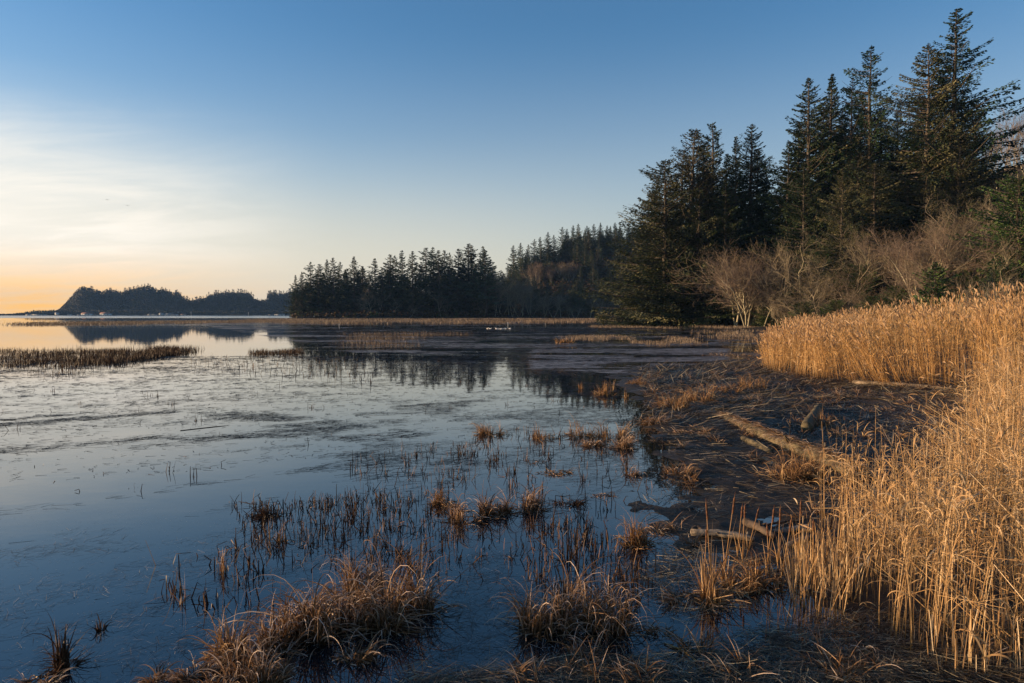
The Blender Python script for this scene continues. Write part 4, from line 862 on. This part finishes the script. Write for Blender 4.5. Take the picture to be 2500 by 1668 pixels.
# ------------------------------------------------------------------ tussocks
def tussock(px, py, hw, top, label, mat=M_sedge, n=None, arch=1.5, lean=.42, wd=.0105, upright=0.06, nm='sedge_tussock', flat=.0, grp='grass tussocks', az0=None, seed=None):
    p = W(px, py); d = p[1]; zz = float(max(mud_z(p[0], p[1]), 0)); r = hw / F * d; H = (py - top) / F * d * .93; r *= 1.0
    n = n or int(np.clip(100 + 340 * r * 2, 80, 240)); g = Geo(); rs = R
    nc = max(3, int(r * 22)); ca = rs.uniform(0, 6.28, nc); cr = r * .72 * np.sqrt(rs.rand(nc)); ch = rs.uniform(.35, 1.05, nc); ch[0] = 1.1; cb = rs.uniform(0, 6.28, nc); q = rs.randint(0, nc, n)
    a = rs.uniform(0, 6.28, n); sp = np.minimum(.055, r * .5) * np.sqrt(rs.rand(n)) * 1.3
    b = np.column_stack([cr[q] * np.cos(ca[q]) + sp * np.cos(a), cr[q] * np.sin(ca[q]) * .8 + sp * np.sin(a), np.full(n, -.04)])
    m1 = rs.rand(n) < upright; out = np.where(rs.rand(n) < .45, ca[q] + rs.normal(0, .7, n), cb[q] + rs.normal(0, 1.0, n))
    if az0 is not None: out = az0 + rs.normal(0, .7, n)
    th = np.where(m1, rs.normal(0, .12, n), np.abs(rs.normal(.10 + lean * .15, lean * .3, n))) + flat
    k = np.where(m1, rs.normal(0, .2, n), np.minimum(rs.uniform(.8, 2.0, n) * arch, 3.1))
    brk = rs.rand(n) < .22; th = np.where(brk, th + rs.uniform(.5, 1.1, n), th)
    L = H * ch[q] * rs.uniform(.4, 1.12, n) * np.where(m1, .95, 1.36)
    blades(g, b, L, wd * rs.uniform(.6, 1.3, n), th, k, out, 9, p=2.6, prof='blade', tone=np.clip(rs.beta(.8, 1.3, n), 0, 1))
    # matted dead thatch round the foot
    m = n // 3; a = rs.uniform(0, 6.28, m); rr = r * np.sqrt(rs.rand(m)); b = np.column_stack([rr * np.cos(a) * .9, rr * np.sin(a) * .7, rs.uniform(.0, .25 * H, m) * (1 - (rr / r) ** 2)])
    g2 = Geo(); blades(g2, b, H * rs.uniform(.2, .6, m), wd, rs.uniform(1.0, 1.9, m), rs.uniform(0, .8, m), a + rs.normal(0, .8, m), 4, prof='stem', tone=rs.rand(m))
    o = empty(nm, (p[0], p[1], zz)); tag(o, label, 'grass tussock', grp)
    mesh_obj('blades', g.mesh('blades', mat), o)['kind'] = 'stuff'
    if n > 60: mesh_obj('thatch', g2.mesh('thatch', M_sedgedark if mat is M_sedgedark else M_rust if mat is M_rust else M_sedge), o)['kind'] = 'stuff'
    return o
TS = [
 (585, 1655, 120, 1548, 'bleached arching tussock cut by the bottom edge, lowest of the diagonal row', dict()),
 (560, 1600, 60, 1500, 'ragged rust tussock left of the stiff-stemmed one near the bottom', dict(mat=M_rust)),
 (640, 1665, 60, 1560, 'matted straw tussock right behind the lowest one at the bottom edge', dict()),
 (470, 1650, 60, 1590, 'spread pale tussock at the lower left end of the diagonal row', dict(flat=.2)),
 (520, 1690, 80, 1600, 'low half-submerged tussock at the bottom left of the diagonal row', dict()),
 (665, 1585, 70, 1440, 'tussock with stiff dark stems second from the bottom of the diagonal row', dict(upright=.3)),
 (720, 1545, 60, 1420, 'narrow tussock between the stiff-stemmed one and the big pale one', dict()),
 (775, 1552, 85, 1352, 'big pale drooping tussock in the middle of the diagonal row', dict(arch=2.0)),
 (850, 1525, 75, 1338, 'brown drooping tussock right of the big pale one', dict(arch=1.9)),
 (860, 1610, 40, 1530, 'small sprawling tuft in front of the brown drooping tussock', dict(flat=.4)),
 (935, 1535, 65, 1330, 'dense tussock second from the top of the diagonal row', dict(arch=1.8)),
 (1000, 1492, 70, 1288, 'topmost tussock of the diagonal row, trailing pale blades to the right', dict(arch=1.9, upright=.15)),
 (890, 1450, 50, 1310, 'ragged tussock behind the diagonal row with dark upright stems', dict(upright=.4)),
 (165, 1630, 26, 1500, 'thin dark tuft of rotted stalks near the bottom left corner', dict(upright=.7, mat=M_sedgedark, n=120)),
 (245, 1540, 10, 1480, 'tiny dark tuft right of the rotted tuft at the left', dict(upright=.7, mat=M_sedgedark, n=40)),
 (95, 1668, 40, 1610, 'dark trailing clump in the bottom left corner', dict(mat=M_sedge, flat=.5, n=110)),
 (385, 1662, 30, 1595, 'small pale tuft left of the diagonal row at the bottom edge', dict(n=90, flat=.3)),
 (440, 1475, 12, 1375, 'sparse group of leaning bare stalks in open water', dict(upright=.9, mat=M_sedge, n=16, wd=.012)),
 (535, 1400, 16, 1310, 'little bent tuft standing alone in blue water', dict(upright=.5, n=30)),
 (680, 1325, 16, 1260, 'small rust tuft left of the stub field', dict(upright=.6, n=40, mat=M_rust)),
 (650, 1262, 38, 1215, 'dark matted clump at the upper left of the stub field', dict(mat=M_sedgedark, upright=.4)),
 (1084, 1232, 40, 1186, 'rounded brown mound, left end of the middle clump line', dict(mat=M_rust, arch=1.9)),
 (1152, 1268, 62, 1176, 'largest straw tussock of the middle clump line', dict(arch=1.9)),
 (1217, 1252, 32, 1190, 'small drooping tussock right of the largest middle one', dict(mat=M_sedge)),
 (1285, 1246, 44, 1172, 'grey-brown tussock with a tall spike, right of centre in the middle line', dict(arch=1.6, upright=.15)),
 (1380, 1230, 42, 1196, 'flattened dark clump at the right end of the middle line', dict(mat=M_sedgedark, flat=.5)),
 (1203, 1062, 46, 1018, 'isolated rust mound at the left of the farther clumps', dict(mat=M_rust, flat=.2)),
 (1325, 1070, 40, 1024, 'sparse upright stubble clump between two farther clumps', dict(upright=.8, mat=M_rust, n=150)),
 (1420, 1066, 55, 1016, 'left half of the wide brown clump by the mud edge', dict(upright=.4, mat=M_rust)),
 (1490, 1068, 60, 1014, 'right half of the wide brown clump by the mud edge', dict(upright=.5, mat=M_rust)),
 (1520, 1095, 34, 1046, 'drooping tuft hanging in front of the wide brown clump', dict(mat=M_sedge)),
 (1445, 1090, 30, 1058, 'small spread tuft in front of the wide clump\'s left half', dict(mat=M_sedge, flat=.3)),
 (1355, 1156, 46, 1128, 'flattened straw tuft floating between the clump lines', dict(mat=M_rust, flat=.8)),
 (1310, 1130, 24, 1108, 'tiny flattened tuft left of the floating straw tuft', dict(mat=M_rust, flat=.8, n=80)),
 (1543, 1160, 24, 1120, 'small drooping tuft in the water beside the mud edge', dict(n=120)),
 (1470, 1210, 26, 1185, 'low flat tuft in the water left of the mud lobe', dict(mat=M_sedge, flat=.7, n=90)),
 (1650, 1158, 28, 1125, 'left of two small tufts on the open mud', dict(mat=M_sedge, n=140)),
 (1678, 1168, 28, 1128, 'right of two small tufts on the open mud', dict(mat=M_rust, n=140)),
 (1560, 1330, 34, 1235, 'leaning rust tussock at the tip of the mud lobe', dict(mat=M_rust, upright=.5)),
 (1600, 1300, 44, 1268, 'low olive tuft right of the leaning rust tussock', dict(flat=.6)),
 (1330, 1540, 75, 1395, 'left half of the great arching tussock at bottom centre', dict(arch=1.9)),
 (1400, 1530, 90, 1330, 'middle of the great arching tussock with tall dark stems', dict(arch=1.8, upright=.15)),
 (1475, 1535, 80, 1365, 'right side of the great arching tussock with long hoop blades', dict(arch=2.1, n=330, wd=.007)),
 (1420, 1600, 30, 1540, 'small golden tuft in front of the great arching tussock', dict(upright=.5, n=50)),
 (1610, 1545, 30, 1495, 'small greenish tuft on the floating mat', dict(n=90, flat=.3)),
 (1700, 1470, 70, 1395, 'straw-capped low tussock left of the cattails', dict(flat=.7)),
 (1730, 1475, 24, 1300, 'tied-looking upright sheaf of bent cattail leaves', dict(upright=.85, mat=M_rust, n=130, wd=.011)),
 (1800, 1440, 60, 1340, 'stubbly rust tussock under the cattail spikes', dict(upright=.5, mat=M_rust)),
 (1880, 1430, 55, 1335, 'rust tussock right of the cattail spikes', dict(upright=.4, mat=M_rust)),
 (1925, 1172, 70, 1080, 'rust tussock draped over the mossy log', dict(mat=M_rust, arch=1.8)),
 (1975, 1180, 50, 1095, 'rust tussock right behind the one on the mossy log', dict(mat=M_rust, upright=.3)),
 (2015, 1045, 30, 985, 'small upright rust tuft beside the short log', dict(mat=M_rust, upright=.7, n=160)),
 (1640, 1000, 60, 945, 'brown grass mound at the back left corner of the mud', dict(mat=M_rust, upright=.2)),
 (1700, 985, 60, 930, 'brown grass mound with bent tops at the back of the mud', dict(mat=M_rust, upright=.2)),
 (1600, 1035, 50, 990, 'pale flattened grass mound at the left rim of the mud', dict(mat=M_sedge, flat=.5)),
 (1760, 960, 60, 925, 'low grass mound mid-back of the mud', dict(mat=M_rust, flat=.3)),
 (1830, 950, 60, 905, 'low grass mound just left of the reed bed foot', dict(mat=M_rust, upright=.3)),
 (1620, 1075, 45, 1050, 'flat brown tuft on the mud left of the mossy log', dict(flat=.8)),
 (1680, 1060, 40, 1035, 'olive flattened tuft at the head of the mossy log', dict(flat=.8)),
 (1420, 950, 12, 925, 'thin golden tuft, leftmost of the far golden ones', dict(upright=.9, mat=M_rust, n=40, wd=.014)),
 (1475, 965, 32, 915, 'widest of the far golden tufts in dark water', dict(upright=.85, mat=M_rust, n=150, wd=.014)),
 (1533, 972, 14, 940, 'rightmost of the far golden tufts', dict(upright=.85, mat=M_rust, n=60, wd=.014)),
 (1560, 940, 35, 915, 'low brown tuft at the far corner of the mud', dict(mat=M_rust)),
 (2130, 1640, 60, 1590, 'olive flattened tuft near the bottom right', dict(flat=.7)),
 (2110, 1590, 30, 1540, 'tiny straw tuft at the pool edge by the reeds', dict(flat=.4, n=80)),
 (1380, 838, 30, 822, 'rust tussock standing alone in the dark far water', dict(mat=M_rust, n=260, wd=.04)),
 (1880, 860, 45, 825, 'pale straw mound at the left tip of the reed bed', dict(mat=M_marsh, n=300, wd=.02, flat=.3)),
 (1780, 868, 80, 850, 'low pale straw patch left of the reed bed tip', dict(mat=M_marsh, n=300, wd=.02, flat=.6)),
]
for px, py, hw, top, lab, kw in TS: tussock(px, py, hw, top, lab, **kw)

# small low tufts strewn over the mud
g = Geo(); c = sample_poly(Wn([(1560, 910), (1900, 890), (2400, 980), (2250, 1200), (1960, 1440), (1640, 1370), (1560, 1240), (1650, 1150)]), 230); c2 = sample_poly(Wn([(1250, 1640), (1700, 1560), (2400, 1600), (2500, 1690), (1100, 1690)]), 16)
c = np.vstack([c, c2]); q = np.repeat(np.arange(len(c)), 34); n = len(q); rad_ = R.uniform(.05, .22, len(c))[q]; a = R.uniform(0, 6.28, n)
b = np.column_stack([c[q, 0] + rad_ * np.cos(a) * R.rand(n), c[q, 1] + rad_ * np.sin(a) * R.rand(n)]); z = np.maximum(mud_z(b[:, 0], b[:, 1]), 0)
blades(g, np.column_stack([b, z]), R.uniform(.08, .34, n), .009, R.uniform(.3, 1.4, n), R.uniform(.2, 1.4, n), R.uniform(0, 6.28, n), 5, p=1.4, prof='blade', tone=np.clip(R.beta(1, 1.3, n), 0, 1))
tag(mesh_obj('mud_tufts', g.mesh('mud_tufts', M_sedge)), 'small flattened straw tufts strewn over the mud', kind='stuff')

# ------------------------------------------------------------------ cattails
gs = Geo(); tube(gs, [(0, 0, -.1), (.01, 0, .5), (.02, 0, 1.0)], [.006, .005, .004], 5); cs_m = gs.mesh('stem', M_rust)
gh = Geo(); tube(gh, [(.02, 0, .80), (.021, 0, .82), (.022, 0, .98), (.022, 0, 1.0), (.023, 0, 1.06)], [.004, .011, .011, .004, .002], 8); ch_m = gh.mesh('spike', M_cattail)
gl = Geo(); blades(gl, np.array([[0, 0, 0], [.01, 0, 0]]), [.8, .6], .012, [.05, .08], [.15, .2], [0.5, 3.5], 6, prof='blade'); cl_m = gl.mesh('leaf', M_rust)
cat = [(1765, 1420, 1207, .1), (1738, 1440, 1222, -.1), (1812, 1385, 1232, 0), (1799, 1372, 1235, .05), (1820, 1372, 1240, .2), (1868, 1415, 1237, .08), (1898, 1400, 1240, 0), (1880, 1425, 1280, -.1), (1718, 1460, 1288, .0), (1985, 1400, 1270, -.05), (1905, 1430, 1262, .12), (1948, 1385, 1225, 0), (2008, 1420, 1262, .1)]
for k, (px, py, top, ln) in enumerate(cat):
    p = W(px, py); H = (py - top) / F * p[1]; r = empty('cattail', p, rnd.uniform(-.5, .5), (1, 1, H)); r.rotation_euler = (0, ln, 0)
    r.location.z = max(0, float(mud_z(p[0], p[1])))
    lab = {0: 'tallest brown cattail above the tied-looking sheaf', 1: 'cattail bent into the sheaf, second from the left', 8: 'dark cattail at the left of the cattail patch', 11: 'tall thin cattail among the right-hand cattails', 12: 'rightmost cattail before the standing reeds'}.get(k, 'slender brown cattail rising in front of the driftwood')
    tag(r, lab, 'cattail', 'cattails in front of the driftwood'); mesh_obj('stem', cs_m, r); mesh_obj('spike', ch_m, r); mesh_obj('leaf', cl_m, r)

# ------------------------------------------------------------------ logs and driftwood
def log(pts_img, radii, label, mat, nm='log', sink=.25, sides=12, stubs=0, z0=None, cat='log', noise=.10, seed=1, hang=0.):
    P = [W(a, b) for a, b in pts_img]; base = P[0].copy(); n = 14
    P = np.array(P); q = np.linspace(0, len(P) - 1, n); Q = np.stack([np.interp(q, np.arange(len(P)), P[:, k]) for k in range(3)], -1)
    rad = np.interp(q, np.linspace(0, len(P) - 1, len(radii)), radii)
    gz = np.maximum(mud_z(Q[:, 0], Q[:, 1]), 0); gz = np.full(n, gz.mean()) if z0 is None else np.full(n, z0)
    Q[:, 2] = gz + rad * (1 - sink * 2) + hang * np.linspace(0, 1, n); rs = np.random.RandomState(seed); Q[:, :2] += np.cumsum(rs.normal(0, .006, (n, 2)), 0) * (rad.max() * 8)
    r = empty(nm, (base[0], base[1], 0)); tag(r, label, cat); g = Geo(); tube(g, Q - [base[0], base[1], 0], rad, sides, .5, noise, True, seed)
    mesh_obj('trunk', g.mesh('trunk', mat, True), r)
    if stubs:
        g = Geo()
        for k in range(stubs):
            i = rs.randint(2, n - 2); d = np.array([rs.normal(), rs.normal(), abs(rs.normal()) + .4]); d /= np.linalg.norm(d); c = Q[i] - [base[0], base[1], 0]
            tube(g, [c, c + d * rad[i] * 1.5, c + d * rad[i] * rs.uniform(1.8, 3)], [rad[i] * .35, rad[i] * .25, rad[i] * .12], 6, .5, .1, True, k)
        mesh_obj('branch_stubs', g.mesh('branch_stubs', mat, True), r)
    return r, Q, rad
log([(2083, 944), (2200, 955), (2300, 969), (2480, 990)], [.09, .13, .15, .17], 'long pale driftwood log lying along the foot of the reeds', solid_mat('brown log', (0.07, 0.05, 0.03), (0.24, 0.18, 0.12), 5.0, bump=.6), sink=.1, stubs=3, seed=3, z0=.08)
lm, Qm, rm = log([(1765, 1022), (1840, 1058), (1920, 1098), (2010, 1128), (2110, 1178)], [.10, .15, .17, .17, .13], 'thick mossy log half buried in the mud, matted with straw', M_moss, sink=.3, stubs=2, seed=4)
log([(1998, 1004), (1985, 1028), (1970, 1056)], [.13, .14, .14], 'short stout log with pale sawn end, behind the mossy log', M_moss, sink=.3, seed=5, stubs=0)
log([(1815, 1076), (1845, 1092), (1880, 1110)], [.07, .08, .07], 'split plank of driftwood beside the mossy log', M_moss, sink=.35, seed=6)
log([(1686, 1313), (1750, 1316), (1800, 1322), (1838, 1328)], [.042, .05, .045, .03], 'pale barkless driftwood branch behind the cattails, leftmost', M_wood, 'driftwood', sink=0, seed=7, cat='driftwood', stubs=2, sides=8)
log([(1690, 1302), (1705, 1300), (1716, 1306)], [.03, .04, .03], 'dark knotted stub of wood above the leftmost driftwood', M_darkwood, 'driftwood', sink=0, seed=8, cat='driftwood', sides=8)
log([(1818, 1290), (1850, 1304), (1888, 1326)], [.05, .055, .04], 'brown slanting driftwood branch crossing behind the cattails', M_darkwood, 'driftwood', sink=0, seed=9, cat='driftwood', stubs=2, sides=8)
log([(1885, 1307), (1930, 1303), (1985, 1299)], [.03, .04, .045], 'straight grey driftwood branch reaching into the reeds', M_wood, 'driftwood', sink=0, seed=10, cat='driftwood', sides=8)
log([(1922, 1342), (1950, 1332), (1980, 1322)], [.03, .035, .03], 'small whitish driftwood piece below the straight grey branch', M_wood, 'driftwood', sink=0, seed=11, cat='driftwood', sides=8)
log([(1840, 1296), (1880, 1286), (1930, 1278), (1990, 1262)], [.012, .016, .016, .012], 'thin dark stick on the mud above the driftwood branches', M_darkwood, 'stick', sink=0, seed=12, cat='stick', sides=6)
log([(1890, 1300), (1925, 1284), (1975, 1276), (2005, 1280)], [.007, .008, .008, .005], 'thin pale curved stick above the straight grey branch', M_wood, 'stick', sink=0, seed=13, cat='stick', sides=6, hang=.05)
log([(1930, 1045), (1965, 1036), (1990, 1024)], [.02, .02, .012], 'small crooked stick left of the short stout log', M_darkwood, 'stick', sink=0, seed=14, cat='stick', sides=6)
log([(1985, 975), (2060, 978), (2160, 982), (2250, 986)], [.025, .03, .03, .02], 'thin dark pole on the mud below the long pale log', M_darkwood, 'pole', sink=.1, seed=15, cat='pole', sides=6)
log([(2010, 990), (2090, 990), (2170, 996)], [.02, .02, .015], 'second thin dark pole, just nearer than the first', M_darkwood, 'pole', sink=.1, seed=16, cat='pole', sides=6)
log([(1622, 1573), (1665, 1592), (1700, 1620), (1722, 1652)], [.007, .009, .008, .005], 'curved orange-brown stalk lying on the mat at the bottom', M_reed if False else solid_mat('orange stalk', (.22, .11, .03), (.38, .22, .07), 20), 'fallen_stalk', sink=0, seed=17, cat='stalk', sides=6, hang=.02)
log([(440, 1052), (520, 1043), (550, 1040)], [.010, .011, .007], 'thin straight stick floating on the pale water at the left', M_darkwood, 'stick', sink=.3, seed=18, cat='stick', sides=6)
# straw caught on the mossy log
g = Geo(); n = 5200; i = R.uniform(0, 13, n) ** 1.0; c = np.stack([np.interp(i, np.arange(14), Qm[:, k]) for k in range(3)], -1) - [*lm.location]
rr = np.interp(i, np.arange(14), rm); a = R.normal(0, .95, n); c[:, 0] += np.sin(a) * rr * .8; c[:, 1] -= np.sin(a) * rr * .8; c[:, 2] += np.cos(a) * rr * 1.02
blades(g, c, R.uniform(.08, .28, n), .007, R.uniform(1.2, 1.9, n), R.uniform(0, .7, n), R.uniform(0, 6.28, n), 3, prof='stem', tone=R.rand(n) ** 1.2)
o = mesh_obj('straw_mat', g.mesh('straw_mat', M_sedge), lm); o['kind'] = 'stuff'

# ------------------------------------------------------------------ reeds
def reed_stems(g, gl, gp, base, H, lean, az, k, nleaf, leafL, leafW, stemW, tone, nseg=5, plume=.6, pw=.045, lseg=5, kink=None, kinkang=None):
    n = len(base); P = blades(g, base, H, stemW, lean, k, az, nseg, prof='stem', tone=tone, kink=kink, kinkang=kinkang)
    idx = np.repeat(np.arange(n), nleaf); u = R.uniform(.35, .97, len(idx)); f = u * nseg; i0 = np.floor(f).astype(int); fr = (f - i0)[:, None]
    b = P[idx, i0] * (1 - fr) + P[idx, np.minimum(i0 + 1, nseg)] * fr; m = len(idx)
    blades(gl, b, leafL * R.uniform(.45, 1.3, m) * (1.25 - .6 * u), leafW * R.uniform(.6, 1.3, m), R.uniform(.25, .9, m), R.uniform(.6, 2.4, m), R.uniform(0, 6.28, m), lseg, p=1.3, prof='leaf', tone=np.clip(tone[idx] * .5 + R.uniform(.1, .6, m), 0, 1), twist=R.normal(0, .5, m))
    if plume > 0:
        s = R.rand(n) < plume; m = int(s.sum()); tip = P[s, -1]
        for q in range(2):
            blades(gp, tip, .20 * R.uniform(.7, 1.3, m), pw, lean[s] + k[s] + .1, R.normal(.4, .35, m), az[s] + R.normal(0, .9, m), 4, prof='plume', twist=R.uniform(0, 3, m))
# back bed
back_poly = Wn([(1862, 898), (1880, 912), (1925, 921), (2032, 934), (2110, 948), (2180, 955), (2287, 962), (2420, 978), (2700, 990), (2900, 880), (2400, 850), (2100, 848), (1960, 852), (1895, 872)])
def bed(n, front_bias, seed):
    p = sample_poly(back_poly, n * 3); d = sdpoly(p[:, 0], p[:, 1], back_poly); w = np.exp(-d / front_bias) + .10; k = R.rand(len(p)) < w
    p = p[k][:n]; cen = p[(np.arange(len(p)) // 9) * 9]; mix = R.rand(len(p)) < .55
    return np.where(mix[:, None], cen + R.normal(0, .10, p.shape), p)
p = bed(12500, 2.2, 1); n = len(p); z = mud_z(p[:, 0], p[:, 1]); ang = np.arctan2(p[:, 0], p[:, 1]); pxs = 1250 + np.tan(ang) * F
Hh = np.interp(pxs, [1850, 1900, 1960, 2032, 2120, 2200, 2330, 2500], [1.5, 1.9, 2.2, 2.25, 2.5, 2.75, 2.9, 3.0])
Hh = Hh * (0.72 + .46 * fbm(p[:, 0] * .7, p[:, 1] * .7, 171)) * R.uniform(.66, 1.16, n)
tone = np.clip(fbm(p[:, 0] * .8, p[:, 1] * .8, 173) * 1.0 - .05 + R.uniform(-.35, .35, n), 0, 1)
# sweeps of reeds leaning together
sw = (fbm(p[:, 0] * .35, p[:, 1] * .35, 175) - .5) * 1.3; lean = np.abs(sw) * sstep(np.abs(sw), .05, .4) + np.abs(R.normal(0, .06, n)); az = np.where(sw > 0, 0.1, math.pi - .1) + R.normal(0, .35, n)
low = R.rand(n) < .10; lean = np.where(low, R.uniform(.5, 1.3, n), lean); Hh = np.where(low, Hh * .7, Hh)
gs, gl, gp = Geo(), Geo(), Geo()
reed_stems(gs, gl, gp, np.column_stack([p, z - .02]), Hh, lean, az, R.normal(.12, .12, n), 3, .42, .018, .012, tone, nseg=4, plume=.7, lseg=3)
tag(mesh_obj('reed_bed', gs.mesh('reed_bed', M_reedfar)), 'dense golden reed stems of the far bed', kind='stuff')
tag(mesh_obj('reed_bed_leaves', gl.mesh('reed_bed_leaves', M_reedfar)), 'dry leaves throughout the golden reed bed', kind='stuff')
tag(mesh_obj('reed_bed_plumes', gp.mesh('reed_bed_plumes', M_plume)), 'feathery seed heads on the golden reed bed', kind='stuff')
# near right bank of lodged and standing reeds
bank_poly = Wn([(2450, 985), (2400, 1020), (2360, 1080), (2330, 1160), (2230, 1240), (2090, 1310), (2040, 1370), (2100, 1440), (2230, 1530), (2400, 1600), (2560, 1640), (3000, 1640), (3000, 985)])
p = sample_poly(bank_poly, 3900); n = len(p); z = np.maximum(mud_z(p[:, 0], p[:, 1]), -.02)
d = p[:, 1]; pxs = 1250 + p[:, 0] / d * F
H = R.uniform(1.2, 2.05, n) * np.interp(pxs, [2040, 2200, 2300, 2420, 2500], [.60, .64, .72, .92, 1.0]) * np.interp(d, [5, 10, 20], [1, .95, 1.25])
lodged = (R.rand(n) < np.interp(pxs, [2100, 2300, 2500], [.06, .26, .42]))
lean = np.where(lodged, R.uniform(.6, 1.45, n), np.abs(R.normal(.05, .07, n))); az = np.where(lodged, R.normal(math.pi * .95, 1.1, n), R.uniform(0, 6.28, n)); H = H * (0.78 + .34 * fbm(p[:, 0] * .9, p[:, 1] * .9, 183))
tone = np.clip(R.beta(2, 2, n), 0, 1); kink = np.where(R.rand(n) < .24, R.uniform(.2, .7, n), 3.)
gs, gl, gp = Geo(), Geo(), Geo()
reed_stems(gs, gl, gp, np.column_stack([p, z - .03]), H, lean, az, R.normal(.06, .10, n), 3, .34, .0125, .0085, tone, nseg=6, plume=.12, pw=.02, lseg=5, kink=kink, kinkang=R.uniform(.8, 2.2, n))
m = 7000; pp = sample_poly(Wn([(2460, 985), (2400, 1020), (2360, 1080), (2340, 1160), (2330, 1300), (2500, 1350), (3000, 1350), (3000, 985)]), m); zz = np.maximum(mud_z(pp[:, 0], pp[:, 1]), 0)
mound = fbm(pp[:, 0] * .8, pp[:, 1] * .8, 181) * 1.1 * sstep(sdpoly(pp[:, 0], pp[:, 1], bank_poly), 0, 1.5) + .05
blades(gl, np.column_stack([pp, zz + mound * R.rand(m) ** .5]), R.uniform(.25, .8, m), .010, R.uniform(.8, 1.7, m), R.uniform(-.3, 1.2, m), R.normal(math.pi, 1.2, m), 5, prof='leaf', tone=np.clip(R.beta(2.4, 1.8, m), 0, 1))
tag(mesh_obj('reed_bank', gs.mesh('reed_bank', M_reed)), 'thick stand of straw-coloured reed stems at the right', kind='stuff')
tag(mesh_obj('reed_bank_leaves', gl.mesh('reed_bank_leaves', M_reed)), 'curling dry leaves in the right-hand reeds', kind='stuff')
tag(mesh_obj('reed_bank_plumes', gp.mesh('reed_bank_plumes', M_plume)), 'few seed heads in the right-hand reeds', kind='stuff')
# front stalks one can follow from foot to tip: each a plant of its own
protos = []
for k in range(14):
    gs, gl = Geo(), Geo(); gp = Geo(); H = 1.0; kk = np.array([3.0 if k % 5 else .55]); nl = 5 + k % 4
    reed_stems(gs, gl, gp, np.array([[0, 0, -.02]]), np.array([1.75]), np.array([.03 + .02 * (k % 3)]), np.array([k * 1.3]), np.array([.06 + .05 * (k % 4)]), nl, .30, .013, .0095, np.array([.25 + .05 * (k % 10)]), nseg=8, plume=0, lseg=7, kink=kk, kinkang=np.array([1.3]))
    VV = gl.V[0].reshape(-1, 16, 3); TT = gl.T[0].reshape(-1, 16); AA = gl.L[0].reshape(-1, 16); FF = gl.F[0].reshape(-1, 7, 4)[0]; leaves = []
    for q in range(len(VV)):
        g1 = Geo(); g1.add(VV[q], FF, TT[q], AA[q]); leaves.append(g1.mesh('leaf', M_reed))
    protos.append((gs.mesh('stem', M_reed), leaves))
def stalk_parts(r, a, b):
    mesh_obj('stem', a, r)
    for lm_ in b: mesh_obj('leaf', lm_, r)
front_poly = Wn([(2030, 1290), (2010, 1370), (2070, 1470), (2200, 1575), (2330, 1640), (2480, 1668), (2620, 1668), (2600, 1500), (2300, 1380), (2120, 1290)])
fp = sample_poly(front_poly, 240); clus = sample_poly(front_poly, 34)
for i in range(240):
    x, y = (clus[i % 34] + R.normal(0, .09, 2)) if i % 3 else fp[i]
    sc = rnd.uniform(.50, .86); z = max(float(mud_z(x, y)), -.03); a, b = protos[i % 14]
    r = empty('reed_stalk', (x, y, z), rnd.uniform(0, 6.28), sc); r.rotation_euler = (rnd.gauss(0, .05), rnd.gauss(0, .05), rnd.uniform(0, 6.28))
    tag(r, 'dry golden reed stalk with curled leaves at the front of the right-hand stand', 'reed', 'front stalks of the right-hand reeds'); stalk_parts(r, a, b)
# scattered tall stalks left of the stand
for i, (px, py, top) in enumerate([(2035, 1180, 1012), (2075, 1230, 985), (2115, 1255, 1020), (2060, 1160, 1000), (2135, 1200, 995), (2180, 1210, 1018), (2240, 1230, 1010), (2000, 1330, 1140), (2100, 1300, 1060), (2160, 1280, 1050), (1925, 1150, 1010), (2030, 1010, 955), (2300, 1150, 985),
        (2215, 1260, 1040), (2260, 1180, 1030), (2090, 1220, 1040), (2145, 1240, 1035), (2195, 1300, 1060), (2055, 1350, 1110), (2280, 1280, 1020)]):
    p = W(px, py); H = (py - top) / F * p[1]; a, b = protos[(i * 3) % 14]; r = empty('reed_stalk', (p[0], p[1], max(float(mud_z(p[0], p[1])), 0)), i * 1.1, H / 1.7)
    tag(r, 'single tall reed stalk standing apart over the mud left of the stand', 'reed', 'single stalks over the mud'); stalk_parts(r, a, b)
# fringe of low cattail stubble left of the reeds in the pool
g = Geo(); p = sample_poly(Wn([(1930, 1400), (2070, 1380), (2100, 1480), (2030, 1520), (1930, 1480)]), 260); n = len(p)
blades(g, np.column_stack([p, np.full(n, -.03)]), R.uniform(.25, .75, n), .009, np.abs(R.normal(0, .16, n)), R.normal(0, .3, n), R.uniform(0, 6.28, n), 5, prof='stem', tone=R.rand(n))
p = sample_poly(Wn([(2200, 1560), (2600, 1560), (2600, 1668), (2300, 1668)]), 160); n = len(p)
blades(g, np.column_stack([p, np.full(n, 0)]), R.uniform(.15, .5, n), .010, np.abs(R.normal(0, .12, n)), R.normal(0, .1, n), R.uniform(0, 6.28, n), 4, prof='stem', tone=R.rand(n))
tag(mesh_obj('reed_stubble', g.mesh('reed_stubble', M_reed)), 'cut-off reed and cattail stubble in the pool by the reeds', kind='stuff')

# ------------------------------------------------------------------ air
g = Geo(); box_geo(g, (0, 2600, -1), (10100, 5700, 181)); hz = mesh_obj('haze', g.mesh('haze', M_grey)); m, t, out = new_mat('thin evening air')
pv = t.nodes.new('ShaderNodeVolumePrincipled'); pv.inputs['Density'].default_value = 0.00005; pv.inputs['Color'].default_value = (.30, .55, 1, 1); pv.inputs['Anisotropy'].default_value = 0.0
t.links.new(pv.outputs[0], out.inputs['Volume']); hz.data.materials.clear(); hz.data.materials.append(m); tag(hz, 'thin bluish evening haze over the marsh', kind='stuff')
